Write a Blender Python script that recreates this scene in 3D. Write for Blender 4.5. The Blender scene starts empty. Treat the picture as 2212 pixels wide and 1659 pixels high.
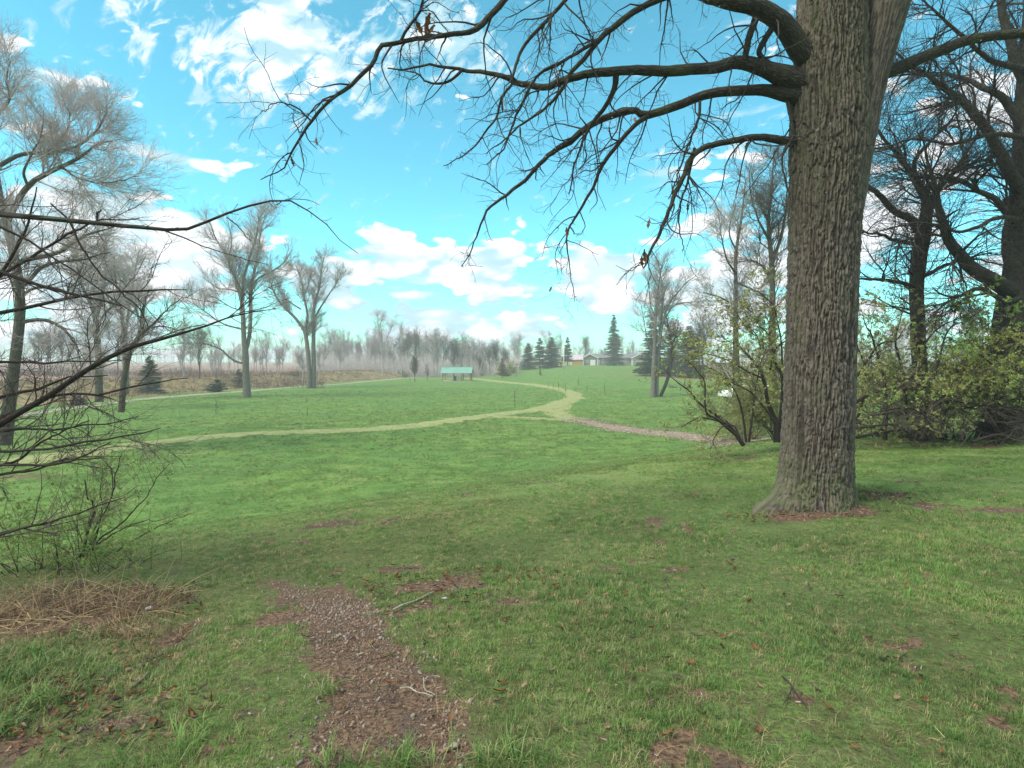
import bpy, math, random
import numpy as np
from mathutils import Vector
rng = np.random.default_rng(7)
random.seed(7)
SC = bpy.context.scene
COL = SC.collection
R = math.radians

# ------------------------------------------------------------------ camera
EYE = 1.6
F2 = 1209.7                      # focal length in the 2212-wide photo space used for surveying
CX, HY = 1106.0, 782.0
cam = bpy.data.cameras.new('camera')
cam.sensor_width = 36.0
cam.lens = 36.0 * 560 / 1024
cam.shift_y = -22 / 1024
cam.clip_start = 0.05
cam.clip_end = 5000
camo = bpy.data.objects.new('camera', cam)
camo.location = (0, 0, EYE)
camo.rotation_euler = (R(90), 0, 0)
COL.objects.link(camo)
SC.camera = camo

# ------------------------------------------------------------------ exposure, render
SC.view_settings.view_transform = 'Standard'
SC.view_settings.look = 'None'
SC.view_settings.gamma = 1
SC.view_settings.use_curve_mapping = False
SC.view_settings.exposure = 1.66
SC.render.engine = 'CYCLES'
SC.cycles.max_bounces = 6
SC.cycles.diffuse_bounces = 3
SC.cycles.transparent_max_bounces = 8
SC.cycles.volume_bounces = 1
SC.cycles.use_denoising = True

SUN_EL, SUN_AZ = 52.0, 240.0     # azimuth clockwise from +Y: high on the left, a little behind the camera

# ------------------------------------------------------------------ node helpers
class NT:
    def __init__(s, tree):
        s.t = tree
        tree.nodes.clear()
    def n(s, kind, ins=None, **kw):
        nd = s.t.nodes.new(kind)
        for k, v in kw.items():
            setattr(nd, k, v)
        for k, v in (ins or {}).items():
            s.put(nd.inputs[k], v)
        return nd
    def put(s, sock, v):
        if isinstance(v, bpy.types.NodeSocket):
            s.t.links.new(v, sock)
        elif isinstance(v, bpy.types.Node):
            s.t.links.new(v.outputs[0], sock)
        else:
            if sock.type == 'RGBA' and len(v) == 3:
                v = (*v, 1)
            sock.default_value = v
    def m(s, op, a, b=0.0, c=None, clamp=False):
        nd = s.n('ShaderNodeMath', {0: a, 1: b}, operation=op, use_clamp=clamp)
        if c is not None:
            s.put(nd.inputs[2], c)
        return nd.outputs[0]
    def mix(s, f, a, b, blend='MIX'):
        nd = s.n('ShaderNodeMix', data_type='RGBA', blend_type=blend)
        s.put(nd.inputs[0], f); s.put(nd.inputs[6], a); s.put(nd.inputs[7], b)
        return nd.outputs[2]
    def ss(s, v, lo, hi, a=0.0, b=1.0):
        nd = s.n('ShaderNodeMapRange', {0: v, 1: lo, 2: hi, 3: a, 4: b}, interpolation_type='SMOOTHSTEP')
        return nd.outputs[0]
    def noise(s, vec, scale, detail=4, rough=0.55, dist=0.0):
        nd = s.n('ShaderNodeTexNoise', {'Vector': vec, 'Scale': scale, 'Detail': detail, 'Roughness': rough, 'Distortion': dist})
        return nd.outputs[0]
    def mapping(s, vec, scale=(1, 1, 1), rot=(0, 0, 0), loc=(0, 0, 0)):
        return s.n('ShaderNodeMapping', {'Vector': vec, 'Scale': scale, 'Rotation': rot, 'Location': loc}).outputs[0]

def azel(px, py):
    x = (px - CX) / F2; z = (HY - py) / F2
    return math.atan(x), math.atan(z / math.sqrt(1 + x * x))

# ------------------------------------------------------------------ sky
W = bpy.data.worlds.new('World')
SC.world = W
W.use_nodes = True
nt = NT(W.node_tree)
sky = nt.n('ShaderNodeTexSky', sky_type='NISHITA')
sky.sun_disc = False
sky.sun_elevation = R(SUN_EL)
sky.sun_rotation = R(SUN_AZ)
sky.air_density = 1.0
sky.dust_density = 0.6
sky.ozone_density = 1.0
tc = nt.n('ShaderNodeTexCoord').outputs['Generated']
sep = nt.n('ShaderNodeSeparateXYZ', {0: tc})
dx, dy, dz = sep.outputs
az = nt.m('ARCTAN2', dx, dy)
el = nt.m('ARCSINE', dz)
# the clear sky, tinted towards cyan
grad = nt.ss(el, 0.0, 0.75)
tint = nt.mix(grad, (0.54, 1.28, 1.15), (0.44, 1.17, 0.99))
clear = nt.mix(1.0, sky.outputs[0], tint, 'MULTIPLY')
def gauss(px, py, wx, wy, amp, rot=0.0):
    a0, e0 = azel(px, py)
    wa, we = wx / F2, wy / F2
    u = nt.m('SUBTRACT', az, a0); v = nt.m('SUBTRACT', el, e0)
    c, s_ = math.cos(rot), math.sin(rot)
    U = nt.m('ADD', nt.m('MULTIPLY', u, c / wa), nt.m('MULTIPLY', v, s_ / wa))
    V = nt.m('ADD', nt.m('MULTIPLY', u, -s_ / we), nt.m('MULTIPLY', v, c / we))
    q = nt.m('ADD', nt.m('MULTIPLY', U, U), nt.m('MULTIPLY', V, V))
    return nt.m('MULTIPLY', nt.m('EXPONENT', nt.m('MULTIPLY', q, -1.0)), amp)
def addall(lst):
    o = lst[0]
    for x in lst[1:]:
        o = nt.m('ADD', o, x)
    return o
# cumulus low in the sky
cum_pos = addall([
    gauss(842, 528, 52, 58, 0.80), gauss(955, 560, 60, 50, 0.46), gauss(1060, 585, 70, 42, 0.32),
    gauss(1255, 535, 42, 42, 0.50), gauss(1310, 590, 65, 45, 0.40), gauss(1060, 635, 400, 70, 0.27),
    gauss(1000, 715, 900, 30, 0.20), gauss(330, 500, 150, 90, 0.34), gauss(180, 600, 260, 200, 0.44),
    gauss(1600, 560, 190, 170, 0.34), gauss(2080, 400, 300, 420, 0.22), gauss(700, 600, 90, 70, 0.20),
    gauss(1230, 420, 1000, 60, -0.16), gauss(700, 430, 300, 110, -0.10), gauss(1150, 150, 700, 240, -0.10)])
pc = nt.mapping(tc, (1, 1, 2.2))
n1 = nt.noise(pc, 6.5, 9, 0.52, 0.25)
n1b = nt.noise(pc, 1.7, 3, 0.5)
pw = nt.n('ShaderNodeVectorMath', {0: pc, 1: nt.n('ShaderNodeVectorMath', {0: nt.n('ShaderNodeTexNoise', {'Vector': pc, 'Scale': 14.0, 'Detail': 5.0}).outputs[1], 'Scale': 0.05}, operation='SCALE').outputs[0]}, operation='ADD').outputs[0]
vb = nt.n('ShaderNodeTexVoronoi', {'Vector': pw, 'Scale': 15.0, 'Smoothness': 0.35}, feature='SMOOTH_F1').outputs[0]
vb2 = nt.n('ShaderNodeTexVoronoi', {'Vector': pw, 'Scale': 34.0, 'Smoothness': 0.35}, feature='SMOOTH_F1').outputs[0]
billow = nt.m('SUBTRACT', 0.285, nt.m('ADD', nt.m('MULTIPLY', vb, 0.42), nt.m('MULTIPLY', vb2, 0.20)))
# away from the frame the cover is broken cloud, as the soft light of the photograph implies
away = nt.ss(dy, 0.45, -0.25)
high = nt.ss(el, 0.65, 1.0)
cover = nt.m('MULTIPLY', nt.m('MAXIMUM', away, high), 0.34)
fld = addall([nt.m('MULTIPLY_ADD', n1, 1.35, -0.225), billow, cum_pos, cover, nt.m('MULTIPLY', nt.m('SUBTRACT', n1b, 0.5), 0.35)])
cum = nt.ss(fld, 0.64, 0.725)
# streaked high cloud in the upper middle
pr = nt.mapping(tc, (1, 1, 1), (0, R(38), 0))
ps = nt.mapping(pr, (2.2, 3.4, 4.0))
n2 = nt.noise(ps, 9.5, 8, 0.62, 0.5)
ps2 = nt.mapping(tc, (1.6, 1.6, 9.0), (0, R(9), 0))
n3 = nt.noise(ps2, 3.0, 6, 0.55, 0.3)
cir_pos = addall([
    gauss(600, 50, 55, 70, 0.22, -0.7), gauss(740, 110, 130, 110, 0.13, -0.5), gauss(990, 90, 130, 65, 0.22, -0.3),
    gauss(500, 150, 130, 90, 0.10), gauss(330, 110, 180, 90, 0.06), gauss(620, 160, 320, 170, 0.06)])
cir = nt.m('MULTIPLY', nt.ss(nt.m('ADD', n2, cir_pos), 0.59, 0.76), 0.9)
wis_pos = addall([gauss(360, 330, 90, 30, 0.22, -0.3), gauss(130, 175, 45, 16, 0.24), gauss(1430, 375, 60, 12, 0.26),
                  gauss(730, 315, 40, 14, 0.18), gauss(1060, 620, 500, 90, 0.10), gauss(650, 390, 150, 20, 0.10, -0.2)])
wis = nt.m('MULTIPLY', nt.ss(nt.m('ADD', n3, wis_pos), 0.64, 0.82), 0.85)
cl = nt.m('MAXIMUM', nt.m('MAXIMUM', cum, cir), wis, clamp=True)
shade = nt.ss(nt.m('ADD', nt.noise(nt.mapping(tc, (1, 1, 3.2), loc=(3, 1, 0.035)), 7.5, 6, 0.55), nt.m('MULTIPLY', billow, -0.8)), 0.42, 0.60)
dens = nt.ss(fld, 0.70, 0.92)
cloud_col = nt.mix(nt.m('MULTIPLY', shade, nt.ss(fld, 0.70, 1.0, 0.9, 0.6)), (0.94, 0.98, 1.0), (0.40, 0.66, 0.74))
cloud_rad = nt.mix(1.0, cloud_col, (5.4, 5.4, 5.5), 'MULTIPLY')
full = nt.mix(cl, clear, cloud_rad)
bg = nt.n('ShaderNodeBackground', {'Color': full, 'Strength': 0.076})
nt.n('ShaderNodeOutputWorld', {0: bg})

# ------------------------------------------------------------------ sun (soft, through thin cloud)
sl = bpy.data.lights.new('sun', 'SUN')
sl.energy = 1.5
sl.angle = R(28)
sl.color = (1.0, 0.92, 0.79)
so = bpy.data.objects.new('sun', sl)
so.rotation_euler = (R(90 - SUN_EL), 0, R(-SUN_AZ) + math.pi)
# lamp shines along local -Z; point it from the sun's place
sd = Vector((math.sin(R(SUN_AZ)) * math.cos(R(SUN_EL)), math.cos(R(SUN_AZ)) * math.cos(R(SUN_EL)), math.sin(R(SUN_EL))))
so.rotation_euler = sd.to_track_quat('Z', 'Y').to_euler()
COL.objects.link(so)

# ------------------------------------------------------------------ numpy noise
def _h(ix, iy, iz, seed):
    n = (ix * 374761393 + iy * 668265263 + iz * 2147483647 + seed * 1274126177) & 0xFFFFFFFF
    n = ((n ^ (n >> 13)) * 1274126177) & 0xFFFFFFFF
    n = (n ^ (n >> 16)) & 0xFFFFFFFF
    return n / 4294967295.0
def vnoise(x, y, z=None, seed=0):
    x = np.asarray(x, float); y = np.asarray(y, float)
    z = np.zeros_like(x) if z is None else np.asarray(z, float)
    x0 = np.floor(x).astype(np.int64); y0 = np.floor(y).astype(np.int64); z0 = np.floor(z).astype(np.int64)
    fx = x - x0; fy = y - y0; fz = z - z0
    fx = fx * fx * (3 - 2 * fx); fy = fy * fy * (3 - 2 * fy); fz = fz * fz * (3 - 2 * fz)
    o = 0
    for a in (0, 1):
        wx = fx if a else 1 - fx
        for b in (0, 1):
            wy = fy if b else 1 - fy
            for c in (0, 1):
                wz = fz if c else 1 - fz
                o = o + _h(x0 + a, y0 + b, z0 + c, seed) * wx * wy * wz
    return o
def fbm(x, y, z=None, o=4, seed=0):
    s = 0; a = 0.5; t = 0
    for i in range(o):
        s = s + a * vnoise(x * 2 ** i, y * 2 ** i, None if z is None else z * 2 ** i, seed + i)
        t += a; a *= 0.5
    return s / t * 2 - 1
def S(a, b, v):
    t = np.clip((np.asarray(v, float) - a) / (b - a), 0, 1)
    return t * t * (3 - 2 * t)

# ------------------------------------------------------------------ terrain
def bank_t(x, y):
    return -0.98 * (x + 41) + 0.19 * (y - 60)
def G(x, y):
    x = np.asarray(x, float); y = np.asarray(y, float)
    d = -0.6 * x + 0.8 * (y - 8)
    z = -0.3 * S(-5, 0, d) - 2.1 * S(-1.2, 11, d)
    z = z + 2.85 * S(70, 185, y) * S(-14, 22, x)
    t = bank_t(x, y)
    k = S(35, 60, y)
    z = z + k * (1.6 * S(3, 12, t) + 0.005 * np.clip(t - 12, 0, 440))
    far = S(8, 25, np.hypot(x, y))
    z = z + far * (0.10 * fbm(x / 14, y / 14, o=2, seed=3)) + 0.025 * fbm(x / 1.3, y / 1.3, o=3, seed=5)
    # low root mound under the oak
    z = z + 0.10 * np.exp(-((x - 3.45) ** 2 + (y - 6.35) ** 2) / 0.55)
    return z
def ray(px, py, Y):
    return Vector(((px - CX) / F2 * Y, Y, EYE - (py - HY) / F2 * Y))
def ground_at(px, py):
    ys = np.concatenate([np.arange(1.2, 30, 0.02), np.arange(30, 500, 0.25)])
    X = (px - CX) / F2 * ys; Z = EYE - (py - HY) / F2 * ys
    g = G(X, ys)
    k = np.nonzero(g >= Z)[0]
    i = k[0] if len(k) else len(ys) - 1
    return Vector((float(X[i]), float(ys[i]), float(g[i])))

# ------------------------------------------------------------------ object helpers
def tag(o, label=None, cat=None, group=None, kind=None):
    if label: o['label'] = label
    if cat: o['category'] = cat
    if group: o['group'] = group
    if kind: o['kind'] = kind
    return o
def empty(name, loc, label, cat, group=None):
    o = bpy.data.objects.new(name, None)
    o.empty_display_size = 0.2
    o.location = loc
    COL.objects.link(o)
    return tag(o, label, cat, group)
def meshdata(name, V, Fq, mats, mi=None, smooth=True, attrs=None):
    V = np.asarray(V, np.float32)
    me = bpy.data.meshes.new(name)
    if isinstance(Fq, np.ndarray):
        n, k = Fq.shape
        me.vertices.add(len(V)); me.vertices.foreach_set('co', V.ravel())
        me.loops.add(n * k); me.loops.foreach_set('vertex_index', Fq.astype(np.int32).ravel())
        me.polygons.add(n)
        me.polygons.foreach_set('loop_start', (np.arange(n) * k).astype(np.int32))
        me.polygons.foreach_set('loop_total', np.full(n, k, np.int32))
    else:
        me.from_pydata([tuple(map(float, v)) for v in V], [], [tuple(f) for f in Fq])
    if not isinstance(mats, (list, tuple)): mats = [mats]
    for m_ in mats: me.materials.append(m_)
    if mi is not None: me.polygons.foreach_set('material_index', np.asarray(mi, np.int32))
    me.polygons.foreach_set('use_smooth', np.full(len(me.polygons), smooth, bool))
    for k_, v_ in (attrs or {}).items():
        v_ = np.asarray(v_, np.float32)
        if v_.ndim == 1:
            a = me.attributes.new(k_, 'FLOAT', 'POINT'); a.data.foreach_set('value', v_)
        else:
            a = me.attributes.new(k_, 'FLOAT_VECTOR', 'POINT'); a.data.foreach_set('vector', v_.ravel())
    me.update(calc_edges=True)
    return me
def link(name, me, parent=None, loc=None):
    o = bpy.data.objects.new(name, me)
    COL.objects.link(o)
    if parent is not None:
        o.parent = parent
    if loc is not None:
        o.location = loc
    return o
def part(name, V, Fq, mats, parent, **kw):
    """geometry given in world space, stored relative to its parent's base"""
    V = np.asarray(V, float)
    p = parent
    off = np.zeros(3)
    while p is not None:
        off = off + np.array(p.location); p = p.parent
    return link(name, meshdata(name, V - off, Fq, mats, **kw), parent)
def tree_copy(o, parent=None):
    c = o.copy(); COL.objects.link(c)
    if parent: c.parent = parent
    for ch in list(o.children):
        tree_copy(ch, c)
    return c

class MB:
    """polygon soup builder for hard objects"""
    def __init__(s): s.V = []; s.F = []
    def box(s, x0, x1, y0, y1, z0, z1, rz=0.0, at=(0, 0)):
        b = len(s.V); c, q = math.cos(rz), math.sin(rz)
        for z in (z0, z1):
            for x, y in ((x0, y0), (x1, y0), (x1, y1), (x0, y1)):
                s.V.append((at[0] + x * c - y * q, at[1] + x * q + y * c, z))
        s.F += [(b, b+3, b+2, b+1), (b+4, b+5, b+6, b+7), (b, b+1, b+5, b+4), (b+1, b+2, b+6, b+5), (b+2, b+3, b+7, b+6), (b+3, b, b+4, b+7)]
        return s
    def prism(s, pts, ax, a0, a1):
        """extrude a 2D outline; ax='y': pts are (x,z); ax='x': pts are (y,z)"""
        b = len(s.V); n = len(pts)
        for a in (a0, a1):
            for u, v in pts:
                s.V.append((u, a, v) if ax == 'y' else (a, u, v))
        s.F.append(tuple(range(b, b + n))[::-1]); s.F.append(tuple(range(b + n, b + 2 * n)))
        for i in range(n):
            j = (i + 1) % n
            s.F.append((b + i, b + j, b + n + j, b + n + i))
        return s
    def cyl(s, x, y, z0, z1, r0, r1=None, n=10, rings=None):
        r1 = r0 if r1 is None else r1
        prof = rings or [(z0, r0), (z1, r1)]
        b = len(s.V)
        for z, r in prof:
            for k in range(n):
                a = 2 * math.pi * k / n
                s.V.append((x + r * math.cos(a), y + r * math.sin(a), z))
        for i in range(len(prof) - 1):
            for k in range(n):
                l = (k + 1) % n
                s.F.append((b + i*n + k, b + i*n + l, b + (i+1)*n + l, b + (i+1)*n + k))
        s.F.append(tuple(b + k for k in range(n))[::-1])
        s.F.append(tuple(b + (len(prof)-1)*n + k for k in range(n)))
        return s
    def make(s, name, mat_, parent, smooth=False, off=(0, 0, 0)):
        V = np.array(s.V, float) + np.array(off, float)
        return part(name, V, s.F, mat_, parent, smooth=smooth)

# ------------------------------------------------------------------ materials
def newmat(name):
    m_ = bpy.data.materials.new(name); m_.use_nodes = True
    return m_, NT(m_.node_tree)
def finish(t, col, rough=0.85, bump=None, bstr=0.4, bdist=0.02, spec=0.3, metal=0.0, trans=0.0):
    p = t.n('ShaderNodeBsdfPrincipled', {'Base Color': col, 'Roughness': rough, 'Specular IOR Level': spec, 'Metallic': metal})
    if bump is not None:
        b = t.n('ShaderNodeBump', {'Strength': bstr, 'Distance': bdist, 'Height': bump})
        t.put(p.inputs['Normal'], b)
    out = p.outputs[0]
    if trans > 0:
        tr = t.n('ShaderNodeBsdfTranslucent', {'Color': col})
        out = t.n('ShaderNodeMixShader', {0: trans, 1: out, 2: tr}).outputs[0]
    t.n('ShaderNodeOutputMaterial', {0: out})
def simple(name, col, var=0.15, scale=3.0, rough=0.8, metal=0.0, spec=0.3, stretch=(1, 1, 1), bump=0.2, trans=0.0):
    m_, t = newmat(name)
    pos = t.n('ShaderNodeTexCoord').outputs['Object']
    n = t.noise(t.mapping(pos, stretch), scale, 5, 0.6)
    c = t.mix(t.ss(n, 0.3, 0.7), tuple(v * (1 - var) for v in col), tuple(min(1, v * (1 + var)) for v in col))
    finish(t, c, rough, n, bump, 0.02, spec, metal, trans)
    return m_
def bark(name, dark, light, moss=(0.06, 0.075, 0.025), moss_amt=0.25, k=28.0, bstr=0.8, bdist=0.012):
    m_, t = newmat(name)
    a = t.n('ShaderNodeAttribute', attribute_name='bk').outputs['Vector']
    wob = t.n('ShaderNodeVectorMath', {0: a, 1: t.n('ShaderNodeVectorMath', {0: t.n('ShaderNodeTexNoise', {'Vector': a, 'Scale': 6.0}).outputs[1], 'Scale': 0.05}, operation='SCALE').outputs[0]}, operation='ADD').outputs[0]
    v = t.n('ShaderNodeTexVoronoi', {'Vector': t.mapping(wob, (1, 1, 0.22)), 'Scale': k}, feature='DISTANCE_TO_EDGE').outputs[0]
    ridge = t.ss(v, 0.0, 0.35)
    n = t.noise(a, 30.0, 5, 0.65)
    n2 = t.noise(a, 2.2, 4, 0.6)
    c = t.mix(t.m('ADD', t.m('MULTIPLY', ridge, 0.45), t.m('MULTIPLY', n, 0.55)), dark, light)
    c = t.mix(t.m('MULTIPLY', t.ss(n2, 0.48, 0.66), moss_amt), c, moss)
    h = t.m('ADD', ridge, t.m('MULTIPLY', n, 0.35))
    finish(t, c, 0.9, h, bstr, bdist, 0.2)
    return m_

M = {}
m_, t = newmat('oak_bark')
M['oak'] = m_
a_bk = t.n('ShaderNodeAttribute', attribute_name='bk').outputs['Vector']
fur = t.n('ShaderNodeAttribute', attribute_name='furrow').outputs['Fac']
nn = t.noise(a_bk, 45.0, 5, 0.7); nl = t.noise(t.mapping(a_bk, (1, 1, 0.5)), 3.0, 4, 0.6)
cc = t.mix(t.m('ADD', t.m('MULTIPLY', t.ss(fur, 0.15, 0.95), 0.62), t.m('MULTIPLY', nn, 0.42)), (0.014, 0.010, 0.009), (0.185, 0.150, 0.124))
cc = t.mix(t.m('MULTIPLY', t.ss(nl, 0.52, 0.70), 0.35), cc, (0.10, 0.11, 0.05))
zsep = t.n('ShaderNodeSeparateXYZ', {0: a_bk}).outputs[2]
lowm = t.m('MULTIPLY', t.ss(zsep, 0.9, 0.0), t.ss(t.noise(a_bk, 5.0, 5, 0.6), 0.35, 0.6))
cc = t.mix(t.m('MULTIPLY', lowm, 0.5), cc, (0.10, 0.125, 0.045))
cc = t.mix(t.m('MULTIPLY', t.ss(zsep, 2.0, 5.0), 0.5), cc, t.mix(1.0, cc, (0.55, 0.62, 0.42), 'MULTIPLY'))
lich = t.ss(t.noise(a_bk, 14.0, 4, 0.6), 0.62, 0.70)
cc = t.mix(t.m('MULTIPLY', lich, 0.35), cc, (0.30, 0.31, 0.26))
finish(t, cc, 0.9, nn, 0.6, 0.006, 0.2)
M['oak_limb'] = bark('oak_limb_bark', (0.016, 0.013, 0.011), (0.085, 0.072, 0.058), (0.09, 0.105, 0.035), 0.45, 38, 0.9, 0.010)
M['dark_bark'] = bark('dark_bark', (0.022, 0.019, 0.017), (0.085, 0.073, 0.063), (0.09, 0.10, 0.04), 0.35, 26, 0.8, 0.012)
M['shrub_bark'] = bark('shrub_bark', (0.020, 0.014, 0.013), (0.060, 0.045, 0.038), moss_amt=0.15, k=40, bstr=0.5, bdist=0.004)
M['mossy_bark'] = bark('mossy_bark', (0.045, 0.038, 0.032), (0.12, 0.105, 0.085), (0.115, 0.11, 0.05), 0.7, 12, 0.7, 0.03)
M['grey_bark'] = bark('grey_bark', (0.10, 0.088, 0.076), (0.24, 0.22, 0.195), (0.14, 0.14, 0.09), 0.25, 8, 0.7, 0.03)
M['twig'] = simple('twig_skin', (0.040, 0.031, 0.028), 0.3, 9, 0.7)
M['twig_red'] = simple('reddish_twig_skin', (0.085, 0.055, 0.050), 0.3, 9, 0.7)
M['twig_grey'] = simple('grey_twig_skin', (0.36, 0.32, 0.31), 0.2, 2, 0.8)
M['twig_pale'] = simple('pale_twig_skin', (0.46, 0.38, 0.37), 0.2, 2, 0.8)
M['twig_mid'] = simple('brown_twig_skin', (0.115, 0.092, 0.075), 0.25, 2, 0.8)
M['twig_olive'] = simple('olive_twig_skin', (0.13, 0.115, 0.055), 0.25, 3, 0.8)
M['leaf_spring'] = simple('spring_leaf', (0.36, 0.36, 0.12), 0.35, 1.6, 0.6, trans=0.35)
M['leaf_olive'] = simple('olive_leaf', (0.33, 0.32, 0.14), 0.35, 1.8, 0.6, trans=0.35)
M['leaf_light'] = simple('light_leaf', (0.25, 0.37, 0.09), 0.35, 2.2, 0.6, trans=0.4)
M['leaf_dead'] = simple('dead_leaf', (0.20, 0.085, 0.035), 0.45, 14, 0.75, trans=0.2)
M['leaf_dead2'] = simple('pale_dead_leaf', (0.32, 0.21, 0.13), 0.4, 14, 0.75, trans=0.2)
M['needle'] = simple('needle_green', (0.085, 0.098, 0.060), 0.45, 1.1, 0.8)
M['needle_dark'] = simple('dark_needle_green', (0.045, 0.062, 0.040), 0.35, 1.1, 0.8)
M['cedar'] = simple('cedar_brown_green', (0.15, 0.11, 0.06), 0.5, 0.9, 0.8)
M['straw'] = simple('straw', (0.46, 0.34, 0.18), 0.3, 5, 0.7, trans=0.2)
M['straw_red'] = simple('reddish_straw', (0.19, 0.115, 0.075), 0.35, 5, 0.8, trans=0.1)
M['bank_straw'] = simple('bank_straw', (0.27, 0.20, 0.115), 0.3, .6, 0.8, trans=0.1)
M['chip'] = simple('mulch_chip', (0.085, 0.055, 0.045), 0.5, 20, 0.85)
M['chip_pale'] = simple('pale_wood_chip', (0.36, 0.28, 0.22), 0.3, 20, 0.85)
M['green_roof'] = simple('green_metal_roof', (0.19, 0.36, 0.28), 0.07, 0.7, 0.4, spec=0.5)
M['post'] = simple('brown_timber', (0.24, 0.19, 0.12), 0.15, 5)
M['post_red'] = simple('cedar_timber', (0.42, 0.20, 0.11), 0.15, 5)
M['concrete'] = simple('concrete', (0.42, 0.38, 0.32), 0.12, 3)
M['bin'] = simple('dark_bin_plastic', (0.045, 0.06, 0.05), 0.1, 3, 0.5)
M['siding'] = simple('grey_siding', (0.21, 0.195, 0.160), 0.08, 1.5, stretch=(0.3, 0.3, 6))
M['siding_tan'] = simple('tan_stone_siding', (0.31, 0.25, 0.20), 0.25, 2.5)
M['shingle'] = simple('grey_shingles', (0.18, 0.16, 0.165), 0.15, 3, stretch=(1, 1, 4))
M['white'] = simple('white_paint', (0.80, 0.79, 0.76), 0.03, 2, 0.5)
M['yellow'] = simple('mustard_siding', (0.50, 0.31, 0.06), 0.07, 1.5, stretch=(6, 6, 0.3))
M['yellow_pale'] = simple('pale_yellow_siding', (0.58, 0.49, 0.26), 0.07, 1.5)
M['pink_roof'] = simple('faded_pink_metal_roof', (0.50, 0.40, 0.44), 0.08, 0.8, 0.45)
M['glass'] = simple('window_glass', (0.06, 0.07, 0.08), 0.1, 1, 0.08, spec=0.8, bump=0.0)
M['dark'] = simple('dark_brown_siding', (0.09, 0.075, 0.065), 0.1, 1.5)
M['pole'] = simple('weathered_white_pole', (0.66, 0.60, 0.46), 0.08, 3)
M['black'] = simple('black_rubber', (0.025, 0.025, 0.027), 0.1, 3, 0.6)
M['stone'] = simple('grey_stone', (0.33, 0.30, 0.28), 0.25, 18, 0.7)
M['litter'] = simple('pale_scrap', (0.42, 0.36, 0.39), 0.08, 12, 0.6)
M['stick'] = simple('weathered_stick', (0.30, 0.265, 0.20), 0.25, 18, 0.8)
M['blossom'] = simple('pale_bud', (0.62, 0.62, 0.52), 0.15, 8, 0.7, trans=0.3)

def grass_tone(t, pos, k=1.0):
    """living-turf colour as a function of place, shared by turf and blades"""
    a = t.noise(pos, 0.16, 3, 0.55)
    b = t.noise(pos, 1.1, 4, 0.6)
    c = t.noise(pos, 5.5, 3, 0.6)
    lo = tuple(v * k for v in (0.088, 0.155, 0.034)); hi = tuple(v * k for v in (0.148, 0.250, 0.056))
    ye = tuple(v * k for v in (0.255, 0.255, 0.110)); te = tuple(v * k for v in (0.095, 0.195, 0.055))
    col = t.mix(t.ss(b, 0.36, 0.64), lo, hi)
    col = t.mix(t.m('MULTIPLY', t.ss(c, 0.50, 0.70), 0.55), col, ye)
    dd_ = t.noise(pos, 0.55, 4, 0.65)
    col = t.mix(t.m('MULTIPLY', t.ss(dd_, 0.54, 0.68), 0.35), col, ye)
    col = t.mix(t.m('MULTIPLY', t.ss(a, 0.42, 0.62), 0.40), col, te)
    return col
m_, t = newmat('turf')
M['ground'] = m_
pos = t.n('ShaderNodeNewGeometry').outputs['Position']
A = {k_: t.n('ShaderNodeAttribute', attribute_name=k_).outputs['Fac'] for k_ in ('soil', 'tan', 'farm', 'worn', 'thatch')}
col = grass_tone(t, pos, 1.0)
# distant turf: wind-streaked clumps
st = t.noise(t.mapping(pos, (0.8, 2.6, 1)), 1.5, 5, 0.65)
col = t.mix(t.m('MULTIPLY', t.ss(st, 0.46, 0.70), 0.42), col, (0.060, 0.120, 0.026))
col = t.mix(t.m('MULTIPLY', A['worn'], t.ss(t.noise(pos, 2.0, 4, 0.6), 0.30, 0.7)), col, (0.25, 0.25, 0.095))
fine = t.noise(pos, 42.0, 5, 0.7)
col = t.mix(t.m('MULTIPLY', A['thatch'], t.ss(fine, 0.38, 0.56, 0.35, 1.0)), col, (0.085, 0.070, 0.038))
soilc = t.mix(t.ss(fine, 0.35, 0.68), (0.075, 0.045, 0.030), (0.245, 0.155, 0.102))
soilc = t.mix(t.ss(t.noise(pos, 3.2, 4, 0.6), 0.5, 0.7), soilc, (0.105, 0.074, 0.060))
sm = t.ss(t.m('ADD', A['soil'], t.m('MULTIPLY', t.m('SUBTRACT', t.noise(pos, 9.0, 5, 0.7), 0.5), 0.9)), 0.38, 0.58)
col = t.mix(sm, col, soilc)
tanc = t.mix(t.ss(t.noise(t.mapping(pos, (0.5, 0.5, 1)), 0.9, 6, 0.7), 0.35, 0.65), (0.19, 0.13, 0.07), (0.29, 0.225, 0.12))
tanc = t.mix(t.m('MULTIPLY', t.ss(t.noise(pos, 0.35, 4, 0.6), 0.52, 0.7), 0.4), tanc, (0.15, 0.17, 0.06))
col = t.mix(A['tan'], col, tanc)
farmc = t.mix(t.ss(t.noise(t.mapping(pos, (0.25, 1.0, 1)), 0.5, 5, 0.7), 0.35, 0.65), (0.20, 0.12, 0.09), (0.34, 0.235, 0.18))
col = t.mix(A['farm'], col, farmc)
h = t.m('ADD', t.m('MULTIPLY', fine, 0.3), t.m('ADD', t.noise(pos, 14, 4, 0.7), t.m('MULTIPLY', st, 2.5)))
finish(t, col, 0.95, h, 0.8, 0.05, 0.1)

m_, t = newmat('grass_blade')
M['blade'] = m_
pos = t.n('ShaderNodeNewGeometry').outputs['Position']
rnd = t.n('ShaderNodeObjectInfo').outputs['Random']
col = grass_tone(t, pos, 1.27)
col = t.mix(t.m('MULTIPLY', t.ss(rnd, 0.45, 1.0), 0.6), col, (0.30, 0.285, 0.12))
col = t.mix(t.m('MULTIPLY', t.ss(rnd, 0.40, 0.0), 0.65), col, (0.050, 0.120, 0.028))
finish(t, col, 0.55, None, spec=0.3, trans=0.3)

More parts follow.
